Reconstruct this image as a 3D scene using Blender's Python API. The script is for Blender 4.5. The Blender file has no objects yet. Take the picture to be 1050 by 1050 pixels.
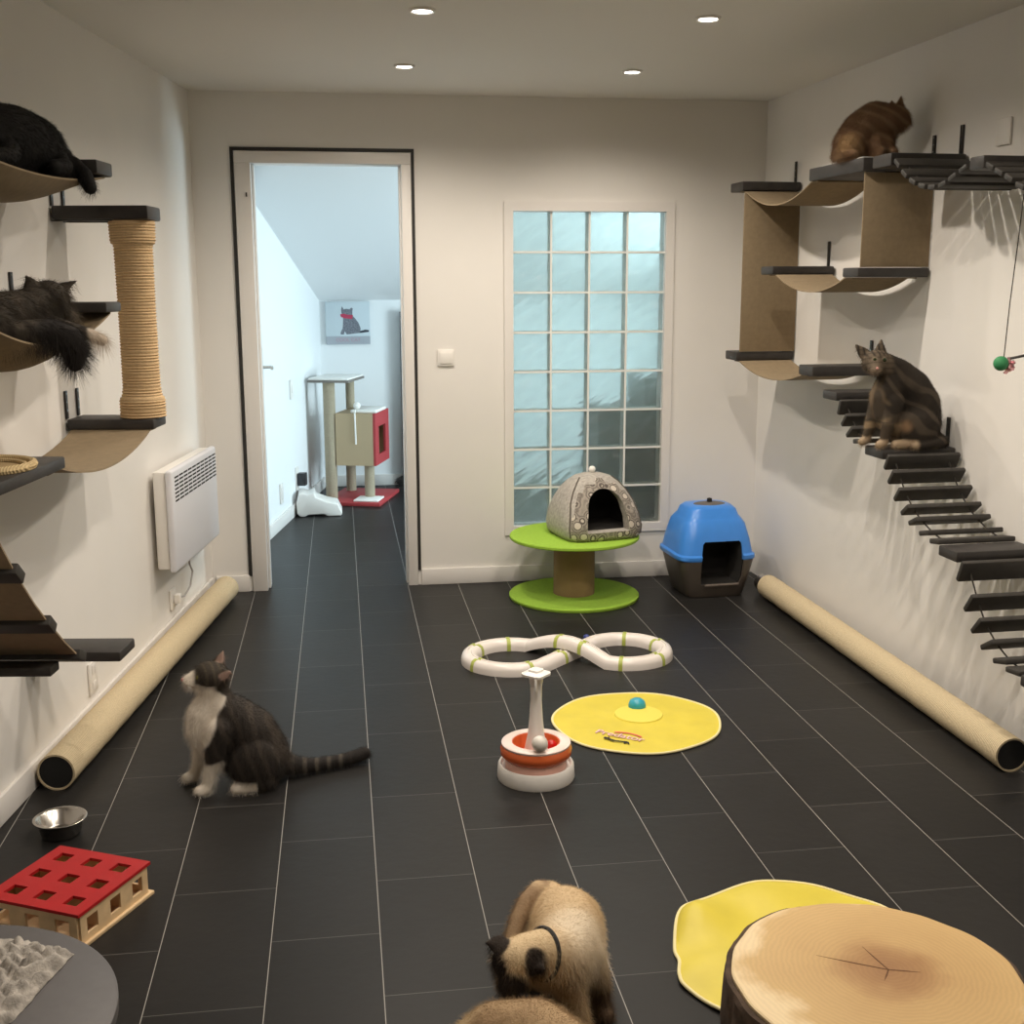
import bpy, bmesh, math, random
import numpy as np
from mathutils import Vector, Matrix, Euler

random.seed(7)
rng = np.random.default_rng(7)
PI = math.pi
COL = bpy.context.scene.collection

# ------------------------------------------------------------------ materials
MATS = {}


def new_mat(name):
    m = bpy.data.materials.new(name)
    m.use_nodes = True
    nt = m.node_tree
    b = nt.nodes['Principled BSDF']
    return m, nt, b


def mat(name, col, rough=0.6, metal=0.0, noise=0.0, nscale=30, bump=0.0, bscale=200, spec=0.5, **kw):
    if name in MATS:
        return MATS[name]
    m, nt, b = new_mat(name)
    b.inputs['Base Color'].default_value = (*col, 1)
    b.inputs['Roughness'].default_value = rough
    b.inputs['Metallic'].default_value = metal
    b.inputs['Specular IOR Level'].default_value = spec
    tc = nt.nodes.new('ShaderNodeTexCoord')
    if noise:
        n = nt.nodes.new('ShaderNodeTexNoise')
        n.inputs['Scale'].default_value = nscale
        n.inputs['Detail'].default_value = 4
        r = nt.nodes.new('ShaderNodeValToRGB')
        r.color_ramp.elements[0].position = 0.3
        r.color_ramp.elements[1].position = 0.7
        r.color_ramp.elements[0].color = (*[c * (1 - noise) for c in col], 1)
        r.color_ramp.elements[1].color = (*[min(1, c * (1 + noise)) for c in col], 1)
        nt.links.new(tc.outputs['Object'], n.inputs['Vector'])
        nt.links.new(n.outputs['Fac'], r.inputs['Fac'])
        nt.links.new(r.outputs['Color'], b.inputs['Base Color'])
    if bump:
        n2 = nt.nodes.new('ShaderNodeTexNoise')
        n2.inputs['Scale'].default_value = bscale
        n2.inputs['Detail'].default_value = 3
        bp = nt.nodes.new('ShaderNodeBump')
        bp.inputs['Strength'].default_value = bump
        bp.inputs['Distance'].default_value = 0.002
        nt.links.new(tc.outputs['Object'], n2.inputs['Vector'])
        nt.links.new(n2.outputs['Fac'], bp.inputs['Height'])
        nt.links.new(bp.outputs['Normal'], b.inputs['Normal'])
    for k, v in kw.items():
        b.inputs[k].default_value = v
    MATS[name] = m
    return m


WALL = mat('wall plaster', (0.80, 0.775, 0.74), 0.75, noise=0.015, nscale=3, bump=0.05, bscale=90)
CEIL = mat('ceiling paint', (0.80, 0.775, 0.74), 0.8)
HALLW = mat('hall paint', (0.82, 0.84, 0.85), 0.75)
WHITE = mat('white trim', (0.78, 0.75, 0.72), 0.45)
WHITEP = mat('white plastic', (0.85, 0.82, 0.78), 0.3)
DARKWOOD = mat('dark stained wood', (0.030, 0.026, 0.024), 0.5, noise=0.25, nscale=18, bump=0.15, bscale=60)
DARKWOOD2 = mat('dark stained slat wood', (0.034, 0.030, 0.026), 0.6, noise=0.2, nscale=25, bump=0.15, bscale=60)
STEELBLACK = mat('black steel bracket', (0.02, 0.018, 0.016), 0.45)
CANVAS = mat('tan canvas', (0.26, 0.195, 0.118), 0.9, noise=0.08, nscale=40, bump=0.25, bscale=500)
GASKET = mat('dark gap strip', (0.022, 0.02, 0.018), 0.6)
CORD = mat('dark cord', (0.03, 0.026, 0.022), 0.8)
GREY_CORD = mat('grey cable', (0.35, 0.33, 0.31), 0.5)
SLOT = mat('dark slot', (0.01, 0.01, 0.01), 0.9)
CARDB = mat('tan cardboard', (0.30, 0.19, 0.095), 0.85, noise=0.08, nscale=15)
GREEN = mat('lime felt', (0.31, 0.52, 0.05), 0.95, noise=0.07, nscale=60, bump=0.3, bscale=400)
YELLOW = mat('yellow nylon', (0.68, 0.56, 0.055), 0.5, noise=0.06, nscale=9, bump=0.2, bscale=40)
YELLOW2 = mat('pale yellow disc', (0.80, 0.68, 0.10), 0.5)
PIPING = mat('cream piping', (0.85, 0.76, 0.42), 0.6)
STEEL = mat('brushed steel', (0.55, 0.52, 0.48), 0.25, metal=1.0)
RED = mat('red lacquer', (0.43, 0.008, 0.011), 0.5, noise=0.06, nscale=20)
PINE = mat('pale pine', (0.72, 0.52, 0.30), 0.6, noise=0.12, nscale=25)
GREYTOP = mat('grey laminate', (0.105, 0.098, 0.10), 0.5, noise=0.05, nscale=50)
BARK = mat('bark', (0.075, 0.048, 0.032), 0.95, noise=0.5, nscale=25, bump=0.9, bscale=45)
BLUE = mat('blue plastic', (0.06, 0.27, 0.80), 0.3, noise=0.03, nscale=20)
TAUPE = mat('taupe plastic', (0.085, 0.070, 0.058), 0.4)
HOLLOW_SHADE = mat('interior shade', (0.02, 0.018, 0.016), 0.8)  # near-black that puts the shade of the hollows into the colour
ORANGE = mat('translucent orange plastic', (0.92, 0.19, 0.055), 0.25, **{'Transmission Weight': 0.25})
REDP = mat('deep red ball', (0.55, 0.01, 0.01), 0.3)
TEAL = mat('teal plastic', (0.04, 0.36, 0.48), 0.3)
LIME = mat('lime plastic band', (0.42, 0.48, 0.10), 0.4)
NAVY = mat('navy plastic', (0.03, 0.045, 0.22), 0.35)
BLACKI = mat('black ink', (0.012, 0.010, 0.008), 0.7)
PINKI = mat('pale pink ink', (0.85, 0.55, 0.55), 0.7)
REDI = mat('red ink', (0.75, 0.16, 0.10), 0.7)
TREERED = mat('red board', (0.42, 0.045, 0.05), 0.6)
TREEBEIGE = mat('beige board', (0.50, 0.385, 0.24), 0.75)
PLUSHW = mat('white plush', (0.88, 0.86, 0.82), 0.95, bump=0.6, bscale=250)
GREENB = mat('green ball', (0.03, 0.22, 0.08), 0.7, bump=0.4, bscale=300)
FOIL = mat('pink foil', (0.75, 0.42, 0.45), 0.25, metal=0.7)
CHROME = mat('chrome', (0.6, 0.6, 0.6), 0.15, metal=1.0)
SATIN = mat('satin nickel', (0.62, 0.62, 0.6), 0.4, metal=0.4)
EYE = mat('eye', (0.02, 0.03, 0.01), 0.08)
EYEY = mat('amber eye', (0.20, 0.19, 0.05), 0.08)
NOSEP = mat('pink nose', (0.55, 0.25, 0.22), 0.5)
COLLAR = mat('dark collar', (0.012, 0.011, 0.012), 0.6)
PICW = mat('picture print', (0.55, 0.62, 0.66), 0.7)
PICG = mat('picture caption', (0.36, 0.38, 0.42), 0.7)
PICC = mat('print grey', (0.16, 0.17, 0.20), 0.7, noise=0.4, nscale=90)
PICD = mat('print dark grey', (0.03, 0.035, 0.05), 0.7)
PICR = mat('print red', (0.45, 0.04, 0.09), 0.7)


def mat_emit(name, col, strength):
    m = bpy.data.materials.new(name)
    m.use_nodes = True
    nt = m.node_tree
    nt.nodes.clear()
    o = nt.nodes.new('ShaderNodeOutputMaterial')
    e = nt.nodes.new('ShaderNodeEmission')
    e.inputs['Color'].default_value = (*col, 1)
    e.inputs['Strength'].default_value = strength
    nt.links.new(e.outputs[0], o.inputs[0])
    return m


LAMP = mat_emit('lamp glass', (1.0, 0.93, 0.82), 25)


def mat_floor():
    m, nt, b = new_mat('slate plank tiles')
    L = nt.links.new
    N = nt.nodes.new
    tc = N('ShaderNodeTexCoord')
    sp = N('ShaderNodeSeparateXYZ')
    L(tc.outputs['Object'], sp.inputs[0])
    off = N('ShaderNodeMath'); off.operation = 'SUBTRACT'; off.inputs[1].default_value = 0.052 - 5.2
    L(sp.outputs['Y'], off.inputs[0])
    offx = N('ShaderNodeMath'); offx.operation = 'ADD'; offx.inputs[1].default_value = 5.2
    L(sp.outputs['X'], offx.inputs[0])
    cb = N('ShaderNodeCombineXYZ')
    L(off.outputs[0], cb.inputs[0]); L(offx.outputs[0], cb.inputs[1])
    br = N('ShaderNodeTexBrick')
    br.inputs['Scale'].default_value = 1
    br.inputs['Brick Width'].default_value = 0.52
    br.inputs['Row Height'].default_value = 0.26
    br.inputs['Mortar Size'].default_value = 0.0014
    br.inputs['Mortar Smooth'].default_value = 0.3
    br.inputs['Color1'].default_value = (0.0150, 0.0142, 0.0138, 1)
    br.inputs['Color2'].default_value = (0.0215, 0.0203, 0.0195, 1)
    br.inputs['Mortar'].default_value = (0.105, 0.10, 0.095, 1)
    br.offset = 0.5
    L(cb.outputs[0], br.inputs['Vector'])
    # cloudy slate variation
    n = N('ShaderNodeTexNoise'); n.inputs['Scale'].default_value = 5; n.inputs['Detail'].default_value = 6
    L(tc.outputs['Object'], n.inputs['Vector'])
    mp = N('ShaderNodeMapRange'); mp.inputs['To Min'].default_value = 0.8; mp.inputs['To Max'].default_value = 1.2
    L(n.outputs['Fac'], mp.inputs['Value'])
    mul = N('ShaderNodeMix'); mul.data_type = 'RGBA'; mul.blend_type = 'MULTIPLY'; mul.inputs['Factor'].default_value = 1
    L(br.outputs['Color'], mul.inputs['A']); L(mp.outputs[0], mul.inputs['B'])
    # paler grout in the long joints
    dv = N('ShaderNodeMath'); dv.operation = 'PINGPONG'; dv.inputs[1].default_value = 0.13
    L(offx.outputs[0], dv.inputs[0])
    lt = N('ShaderNodeMath'); lt.operation = 'LESS_THAN'; lt.inputs[1].default_value = 0.00095
    L(dv.outputs[0], lt.inputs[0])
    mx = N('ShaderNodeMix'); mx.data_type = 'RGBA'
    L(lt.outputs[0], mx.inputs['Factor']); L(mul.outputs['Result'], mx.inputs['A'])
    mx.inputs['B'].default_value = (0.36, 0.345, 0.32, 1)
    L(mx.outputs['Result'], b.inputs['Base Color'])
    n2 = N('ShaderNodeTexNoise'); n2.inputs['Scale'].default_value = 30; n2.inputs['Detail'].default_value = 5
    L(tc.outputs['Object'], n2.inputs['Vector'])
    bp = N('ShaderNodeBump'); bp.inputs['Strength'].default_value = 0.12; bp.inputs['Distance'].default_value = 0.004
    L(n2.outputs['Fac'], bp.inputs['Height'])
    L(bp.outputs['Normal'], b.inputs['Normal'])
    b.inputs['Roughness'].default_value = 0.42
    b.inputs['Specular IOR Level'].default_value = 0.17
    return m


def mat_glass_block():
    m, nt, b = new_mat('wavy block glass')
    L = nt.links.new
    N = nt.nodes.new
    b.inputs['Base Color'].default_value = (0.90, 0.965, 0.95, 1)
    b.inputs['Transmission Weight'].default_value = 1.0
    b.inputs['Roughness'].default_value = 0.20
    b.inputs['IOR'].default_value = 1.18
    tc = N('ShaderNodeTexCoord')
    w = N('ShaderNodeTexNoise')
    w.inputs['Scale'].default_value = 15.0
    w.inputs['Detail'].default_value = 0.5
    mp = N('ShaderNodeMapping'); mp.inputs['Scale'].default_value = (.55, .3, 1.25)
    mr = N('ShaderNodeMapping'); mr.inputs['Rotation'].default_value = (0, .6, 0)
    L(tc.outputs['Object'], mr.inputs['Vector'])
    L(mr.outputs[0], mp.inputs['Vector'])
    L(mp.outputs[0], w.inputs['Vector'])
    bp = N('ShaderNodeBump'); bp.inputs['Strength'].default_value = 1.0; bp.inputs['Distance'].default_value = 0.09
    L(w.outputs['Fac'], bp.inputs['Height'])
    L(bp.outputs['Normal'], b.inputs['Normal'])
    tl = N('ShaderNodeBsdfTranslucent'); tl.inputs['Color'].default_value = (0.85, 0.95, 0.93, 1)
    df = N('ShaderNodeBsdfDiffuse'); df.inputs['Color'].default_value = (0.55, 0.60, 0.57, 1)
    m1 = N('ShaderNodeMixShader'); m1.inputs[0].default_value = .5
    L(tl.outputs[0], m1.inputs[1]); L(df.outputs[0], m1.inputs[2])
    m2 = N('ShaderNodeMixShader'); m2.inputs[0].default_value = .16
    L(b.outputs[0], m2.inputs[1]); L(m1.outputs[0], m2.inputs[2])
    out = [n for n in nt.nodes if n.type == 'OUTPUT_MATERIAL'][0]
    L(m2.outputs[0], out.inputs[0])
    return m


def mat_window_pane():
    m = bpy.data.materials.new('window pane glass')
    m.use_nodes = True
    nt = m.node_tree
    nt.nodes.clear()
    o = nt.nodes.new('ShaderNodeOutputMaterial')
    t = nt.nodes.new('ShaderNodeBsdfTransparent')
    g = nt.nodes.new('ShaderNodeBsdfGlossy'); g.inputs['Roughness'].default_value = 0.02
    mx = nt.nodes.new('ShaderNodeMixShader'); mx.inputs[0].default_value = 0.06
    nt.links.new(t.outputs[0], mx.inputs[1]); nt.links.new(g.outputs[0], mx.inputs[2])
    nt.links.new(mx.outputs[0], o.inputs[0])
    return m


def mat_sisal(name, col, scale, axis='Z', rough=0.95):
    m, nt, b = new_mat(name)
    L = nt.links.new
    N = nt.nodes.new
    tc = N('ShaderNodeTexCoord')
    w = N('ShaderNodeTexWave'); w.bands_direction = axis
    w.inputs['Scale'].default_value = scale; w.inputs['Distortion'].default_value = 0.6
    w.inputs['Detail'].default_value = 2; w.inputs['Detail Scale'].default_value = 4
    L(tc.outputs['Object'], w.inputs['Vector'])
    n = N('ShaderNodeTexNoise'); n.inputs['Scale'].default_value = 140
    L(tc.outputs['Object'], n.inputs['Vector'])
    r = N('ShaderNodeValToRGB')
    r.color_ramp.elements[0].color = (*[c * 0.65 for c in col], 1)
    r.color_ramp.elements[1].color = (*[min(1, c * 1.12) for c in col], 1)
    ad = N('ShaderNodeMath'); ad.operation = 'MULTIPLY_ADD'; ad.inputs[1].default_value = 0.55; ad.inputs[2].default_value = 0.0
    L(w.outputs['Fac'], ad.inputs[0])
    ad2 = N('ShaderNodeMath'); ad2.operation = 'MULTIPLY_ADD'; ad2.inputs[1].default_value = 0.6
    L(n.outputs['Fac'], ad2.inputs[0]); L(ad.outputs[0], ad2.inputs[2])
    L(ad2.outputs[0], r.inputs['Fac'])
    L(r.outputs['Color'], b.inputs['Base Color'])
    bp = N('ShaderNodeBump'); bp.inputs['Strength'].default_value = 0.7; bp.inputs['Distance'].default_value = 0.004
    L(ad2.outputs[0], bp.inputs['Height']); L(bp.outputs['Normal'], b.inputs['Normal'])
    b.inputs['Roughness'].default_value = rough
    b.inputs['Specular IOR Level'].default_value = 0.1
    return m


SISAL = mat_sisal('sisal rope wrap', (0.66, 0.47, 0.27), 38)
ROPE = mat_sisal('sisal rope', (0.62, 0.47, 0.26), 60, 'X')
CARPETROLL = mat_sisal('cream woven roll', (0.68, 0.56, 0.37), 40, 'Y')
TREESISAL = mat_sisal('grey sisal', (0.45, 0.385, 0.28), 40)


def mat_stump():
    m, nt, b = new_mat('sawn wood rings')
    L = nt.links.new
    N = nt.nodes.new
    tc = N('ShaderNodeTexCoord')
    mp = N('ShaderNodeMapping'); mp.inputs['Location'].default_value = (-0.03, -0.01, 0)
    L(tc.outputs['Object'], mp.inputs['Vector'])
    fl = N('ShaderNodeVectorMath'); fl.operation = 'MULTIPLY'; fl.inputs[1].default_value = (1, 1, 0)
    L(mp.outputs[0], fl.inputs[0])
    w = N('ShaderNodeTexWave'); w.wave_type = 'RINGS'; w.rings_direction = 'SPHERICAL'
    w.inputs['Scale'].default_value = 34; w.inputs['Distortion'].default_value = 5
    w.inputs['Detail'].default_value = 3; w.inputs['Detail Scale'].default_value = 1.2
    L(fl.outputs[0], w.inputs['Vector'])
    ln = N('ShaderNodeVectorMath'); ln.operation = 'LENGTH'
    L(fl.outputs[0], ln.inputs[0])
    n = N('ShaderNodeTexNoise'); n.inputs['Scale'].default_value = 9; n.inputs['Detail'].default_value = 5
    L(tc.outputs['Object'], n.inputs['Vector'])
    ad = N('ShaderNodeMath'); ad.operation = 'MULTIPLY_ADD'; ad.inputs[1].default_value = 0.16
    L(n.outputs['Fac'], ad.inputs[0]); L(ln.outputs['Value'], ad.inputs[2])
    r = N('ShaderNodeValToRGB')
    e = r.color_ramp.elements
    e[0].position = 0.06; e[0].color = (0.27, 0.125, 0.045, 1)
    e[1].position = 0.335; e[1].color = (0.80, 0.63, 0.38, 1)
    x = e.new(0.135); x.color = (0.36, 0.19, 0.07, 1)
    x = e.new(0.19); x.color = (0.52, 0.33, 0.135, 1)
    x = e.new(0.305); x.color = (0.60, 0.40, 0.17, 1)
    L(ad.outputs[0], r.inputs['Fac'])
    rr = N('ShaderNodeMapRange'); rr.inputs['To Min'].default_value = 0.955; rr.inputs['To Max'].default_value = 1.03
    L(w.outputs['Fac'], rr.inputs['Value'])
    mu = N('ShaderNodeMix'); mu.data_type = 'RGBA'; mu.blend_type = 'MULTIPLY'; mu.inputs['Factor'].default_value = 1
    L(r.outputs['Color'], mu.inputs['A']); L(rr.outputs[0], mu.inputs['B'])
    L(mu.outputs['Result'], b.inputs['Base Color'])
    b.inputs['Roughness'].default_value = 0.55
    return m


def mat_dots():
    m, nt, b = new_mat('grey plush with white dots')
    L = nt.links.new
    N = nt.nodes.new
    tc = N('ShaderNodeTexCoord')
    v = N('ShaderNodeTexVoronoi'); v.inputs['Scale'].default_value = 21; v.inputs['Randomness'].default_value = 0.75
    L(tc.outputs['Object'], v.inputs['Vector'])
    r = N('ShaderNodeValToRGB')
    r.color_ramp.interpolation = 'LINEAR'
    e = r.color_ramp.elements
    e[0].position = 0.0; e[0].color = (0.62, 0.56, 0.48, 1)
    e[1].position = 1.0; e[1].color = (0.22, 0.19, 0.165, 1)
    for p, c in ((0.33, (0.62, 0.56, 0.48)), (0.37, (0.12, 0.10, 0.085)), (0.43, (0.10, 0.085, 0.075)), (0.48, (0.40, 0.36, 0.31)), (0.62, (0.16, 0.14, 0.12)), (0.72, (0.38, 0.34, 0.29))):
        x = e.new(p); x.color = (*c, 1)
    L(v.outputs['Distance'], r.inputs['Fac'])
    n = N('ShaderNodeTexNoise'); n.inputs['Scale'].default_value = 160
    L(tc.outputs['Object'], n.inputs['Vector'])
    ma = N('ShaderNodeMath'); ma.operation = 'MULTIPLY_ADD'; ma.inputs[1].default_value = 0.12; ma.inputs[2].default_value = -0.06
    L(n.outputs['Fac'], ma.inputs[0])
    a2 = N('ShaderNodeMath'); a2.operation = 'ADD'
    mlt = N('ShaderNodeMath'); mlt.operation = 'MULTIPLY'; mlt.inputs[1].default_value = 1.0
    L(v.outputs['Distance'], mlt.inputs[0])
    L(mlt.outputs[0], a2.inputs[0]); L(ma.outputs[0], a2.inputs[1])
    L(a2.outputs[0], r.inputs['Fac'])
    L(r.outputs['Color'], b.inputs['Base Color'])
    bp = N('ShaderNodeBump'); bp.inputs['Strength'].default_value = 0.8; bp.inputs['Distance'].default_value = 0.006
    L(n.outputs['Fac'], bp.inputs['Height']); L(bp.outputs['Normal'], b.inputs['Normal'])
    b.inputs['Roughness'].default_value = 0.95
    return m


def mat_fur():
    m, nt, b = new_mat('fur')
    at = nt.nodes.new('ShaderNodeAttribute')
    at.attribute_name = 'Col'
    nt.links.new(at.outputs['Color'], b.inputs['Base Color'])
    b.inputs['Roughness'].default_value = 0.75
    b.inputs['Specular IOR Level'].default_value = 0.2
    tc = nt.nodes.new('ShaderNodeTexCoord')
    n = nt.nodes.new('ShaderNodeTexNoise'); n.inputs['Scale'].default_value = 220; n.inputs['Detail'].default_value = 3
    nt.links.new(tc.outputs['Object'], n.inputs['Vector'])
    bp = nt.nodes.new('ShaderNodeBump'); bp.inputs['Strength'].default_value = 0.5; bp.inputs['Distance'].default_value = 0.003
    nt.links.new(n.outputs['Fac'], bp.inputs['Height'])
    nt.links.new(bp.outputs['Normal'], b.inputs['Normal'])
    return m


FLOOR = mat_floor()
GLASSB = mat_glass_block()
PANE = mat_window_pane()
RINGS = mat_stump()
DOTS = mat_dots()
FUZZ = mat('pale grey fuzzy plush', (.42, .39, .35), .95, noise=.22, nscale=70, bump=.9, bscale=240)
FUR = mat_fur()

# ------------------------------------------------------------------ mesh helpers


class MB:
    def __init__(self):
        self.v = []
        self.f = []
        self.mi = []

    def add(self, vs, fs, mi=0):
        b = len(self.v)
        self.v += [tuple(p) for p in vs]
        self.f += [tuple(b + i for i in f) for f in fs]
        self.mi += [mi] * len(fs)
        return self

    def box(self, c, s, M=None, mi=0):
        hx, hy, hz = s[0] / 2, s[1] / 2, s[2] / 2
        vs = [Vector((x, y, z)) for x in (-hx, hx) for y in (-hy, hy) for z in (-hz, hz)]
        if M is not None:
            vs = [M @ p for p in vs]
        c = Vector(c)
        return self.add([p + c for p in vs], [(0, 1, 3, 2), (4, 6, 7, 5), (0, 4, 5, 1), (2, 3, 7, 6), (0, 2, 6, 4), (1, 5, 7, 3)], mi)

    def span(self, a, b, mi=0):
        return self.box([(a[i] + b[i]) / 2 for i in range(3)], [abs(b[i] - a[i]) for i in range(3)], None, mi)

    def prism(self, poly, d, mi=0):
        """poly: list of 3D points (planar), extruded by vector d"""
        n = len(poly)
        a = [Vector(p) for p in poly]
        d = Vector(d)
        vs = a + [p + d for p in a]
        fs = [tuple(range(n - 1, -1, -1)), tuple(range(n, 2 * n))]
        fs += [(i, (i + 1) % n, n + (i + 1) % n, n + i) for i in range(n)]
        return self.add(vs, fs, mi)

    def tube(self, pts, r, n=10, closed=False, cap=True, flat=None):
        pts = [Vector(p) for p in pts]
        m = len(pts)
        rs = r if isinstance(r, (list, tuple)) else [r] * m
        up = None
        vs = []
        for i, p in enumerate(pts):
            if closed:
                t = pts[(i + 1) % m] - pts[i - 1]
            else:
                t = pts[min(i + 1, m - 1)] - pts[max(i - 1, 0)]
            t.normalize()
            if up is None:
                up = Vector((0, 0, 1)) if abs(t.z) < 0.9 else Vector((1, 0, 0))
            s = t.cross(up)
            s.normalize()
            u = s.cross(t)
            if not closed:
                up = u
            for k in range(n):
                a = 2 * PI * k / n
                vs.append(p + (s * math.cos(a) + u * math.sin(a)) * rs[i])
        fs = []
        rng_ = m if closed else m - 1
        for i in range(rng_):
            j = (i + 1) % m
            for k in range(n):
                k2 = (k + 1) % n
                fs.append((i * n + k, i * n + k2, j * n + k2, j * n + k))
        if cap and not closed:
            fs.append(tuple(range(n - 1, -1, -1)))
            fs.append(tuple((m - 1) * n + k for k in range(n)))
        return self.add(vs, fs)

    def lathe(self, prof, n=40, c=(0, 0, 0)):
        """prof: list of (r, z); closed solid when ends have r=0"""
        vs, fs, rows = [], [], []
        for r, z in prof:
            if r < 1e-6:
                rows.append([len(vs)])
                vs.append((c[0], c[1], c[2] + z))
            else:
                rows.append(list(range(len(vs), len(vs) + n)))
                for k in range(n):
                    a = 2 * PI * k / n
                    vs.append((c[0] + r * math.cos(a), c[1] + r * math.sin(a), c[2] + z))
        for A, B in zip(rows[:-1], rows[1:]):
            for k in range(n):
                k2 = (k + 1) % n
                if len(A) == 1 and len(B) == 1:
                    break
                if len(A) == 1:
                    fs.append((A[0], B[k2], B[k]))
                elif len(B) == 1:
                    fs.append((A[k], A[k2], B[0]))
                else:
                    fs.append((A[k], A[k2], B[k2], B[k]))
        return self.add(vs, fs)

    def sphere(self, c, r, n=20, m=12, sq=(1, 1, 1), M=None):
        prof = [(math.sin(PI * i / m), -math.cos(PI * i / m)) for i in range(m + 1)]
        t = MB().lathe([(a * r, b * r) for a, b in prof], n)
        vs = [Vector((p[0] * sq[0], p[1] * sq[1], p[2] * sq[2])) for p in t.v]
        if M is not None:
            vs = [M @ p for p in vs]
        c = Vector(c)
        return self.add([p + c for p in vs], t.f)

    def sheet(self, path, a, b, th, axis):
        """path: list of (t,z); a..b range across; axis 0: across is x, t is y"""
        top = [(t, z) for t, z in path]
        n = len(top)
        nor = []
        for i in range(n):
            t0 = top[max(0, i - 1)]
            t1 = top[min(n - 1, i + 1)]
            d = Vector((t1[0] - t0[0], t1[1] - t0[1])).normalized()
            nor.append((-d.y, d.x))
        vs = []
        for (t, z), nn in zip(top, nor):
            for off in (th / 2, -th / 2):
                tt, zz = t + nn[0] * off, z + nn[1] * off
                for x in (a, b):
                    vs.append((x, tt, zz))
        fs = []
        for i in range(n - 1):
            p, q = i * 4, (i + 1) * 4
            fs += [(p, p + 1, q + 1, q), (p + 2, q + 2, q + 3, p + 3), (p, q, q + 2, p + 2), (p + 1, p + 3, q + 3, q + 1)]
        fs += [(0, 2, 3, 1), ((n - 1) * 4, (n - 1) * 4 + 1, (n - 1) * 4 + 3, (n - 1) * 4 + 2)]
        return self.add(vs, fs)

    def loft(self, rings, cap0=True, cap1=True):
        n = len(rings[0])
        vs = [p for r in rings for p in r]
        fs = []
        for i in range(len(rings) - 1):
            for k in range(n):
                k2 = (k + 1) % n
                fs.append((i * n + k, i * n + k2, (i + 1) * n + k2, (i + 1) * n + k))
        if cap0:
            fs.append(tuple(range(n - 1, -1, -1)))
        if cap1:
            fs.append(tuple((len(rings) - 1) * n + k for k in range(n)))
        return self.add(vs, fs)

    def mesh(self, name, mats, bevel=0, seg=2, angle=40, smooth=True):
        me = bpy.data.meshes.new(name)
        me.from_pydata(self.v, [], self.f)
        bm = bmesh.new()
        bm.from_mesh(me)
        bmesh.ops.recalc_face_normals(bm, faces=bm.faces)
        if bevel:
            es = [e for e in bm.edges if len(e.link_faces) == 2 and e.calc_face_angle(0) > 0.5]
            bmesh.ops.bevel(bm, geom=es, offset=bevel, segments=seg, affect='EDGES', profile=0.5, clamp_overlap=True)
        bm.to_mesh(me)
        bm.free()
        mats = mats if isinstance(mats, (list, tuple)) else [mats]
        for m in mats:
            me.materials.append(m)
        if len(mats) > 1 and not bevel:
            for p, i in zip(me.polygons, self.mi):
                p.material_index = i
        if smooth:
            me.polygons.foreach_set('use_smooth', [True] * len(me.polygons))
            me.set_sharp_from_angle(angle=math.radians(angle))
        return me

    def build(self, name, mats, parent=None, bevel=0, seg=2, loc=None, rot=None, angle=40, smooth=True):
        o = bpy.data.objects.new(name, self.mesh(name, mats, bevel, seg, angle, smooth))
        COL.objects.link(o)
        if parent:
            o.parent = parent
        if loc is not None:
            o.location = loc
        if rot is not None:
            o.rotation_euler = rot
        return o


def tag(o, label, cat, group=None):
    o['label'] = label
    o['category'] = cat
    if group:
        o['group'] = group
    return o


def struct(o):
    o['kind'] = 'structure'
    return o


def thing(name, label, cat, loc=(0, 0, 0), rotz=0, group=None):
    o = bpy.data.objects.new(name, None)
    o.empty_display_size = 0.05
    COL.objects.link(o)
    o.location = loc
    o.rotation_euler = (0, 0, rotz)
    return tag(o, label, cat, group)


def apply_mods(o):
    dg = bpy.context.evaluated_depsgraph_get()
    dg.update()
    me = bpy.data.meshes.new_from_object(o.evaluated_get(dg))
    old = o.data
    o.modifiers.clear()
    o.data = me
    bpy.data.meshes.remove(old)
    return o


def boolean_cut(o, cutters):
    for c in cutters:
        md = o.modifiers.new('cut', 'BOOLEAN')
        md.operation = 'DIFFERENCE'
        md.object = c
        md.solver = 'EXACT'
    apply_mods(o)
    for c in cutters:
        bpy.data.objects.remove(c, do_unlink=True)
    return o


def copy_tree(o, parent=None):
    c = o.copy()
    COL.objects.link(c)
    if parent:
        c.parent = parent
    for ch in list(o.children):
        copy_tree(ch, c)
    return c


# ------------------------------------------------------------------ room frame
YB = 6.016
HC = 2.44
_n = math.hypot(1, .135)
TL = Vector((.135, 1, 0)) / _n
NL = Vector((1, -.135, 0)) / _n
W0 = Vector((-.21, YB, 0))
ANG_L = math.atan2(NL.y, NL.x)
NR = Vector((-1, -.036, 0)).normalized()
ANG_R = math.atan2(NR.y, NR.x)


def WL(o, s, z):
    return W0 + TL * s + NL * o + Vector((0, 0, z))


def WR(o, y, z):
    return Vector((2.8566 - .036 * y, y, z)) + NR * o


# floor, ceiling, walls
struct(MB().span((-1.7, -1.8, -.05), (3.8, 9.4, 0)).build('floor', FLOOR))
struct(MB().span((-1.6, -1.8, HC), (3.3, YB + .06, HC + .06)).build('ceiling', CEIL))


def wall_prism(name, pts, h0, h1, m):
    b = MB().prism([(p[0], p[1], h0) for p in pts], (0, 0, h1 - h0))
    return struct(b.build(name, m))


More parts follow.
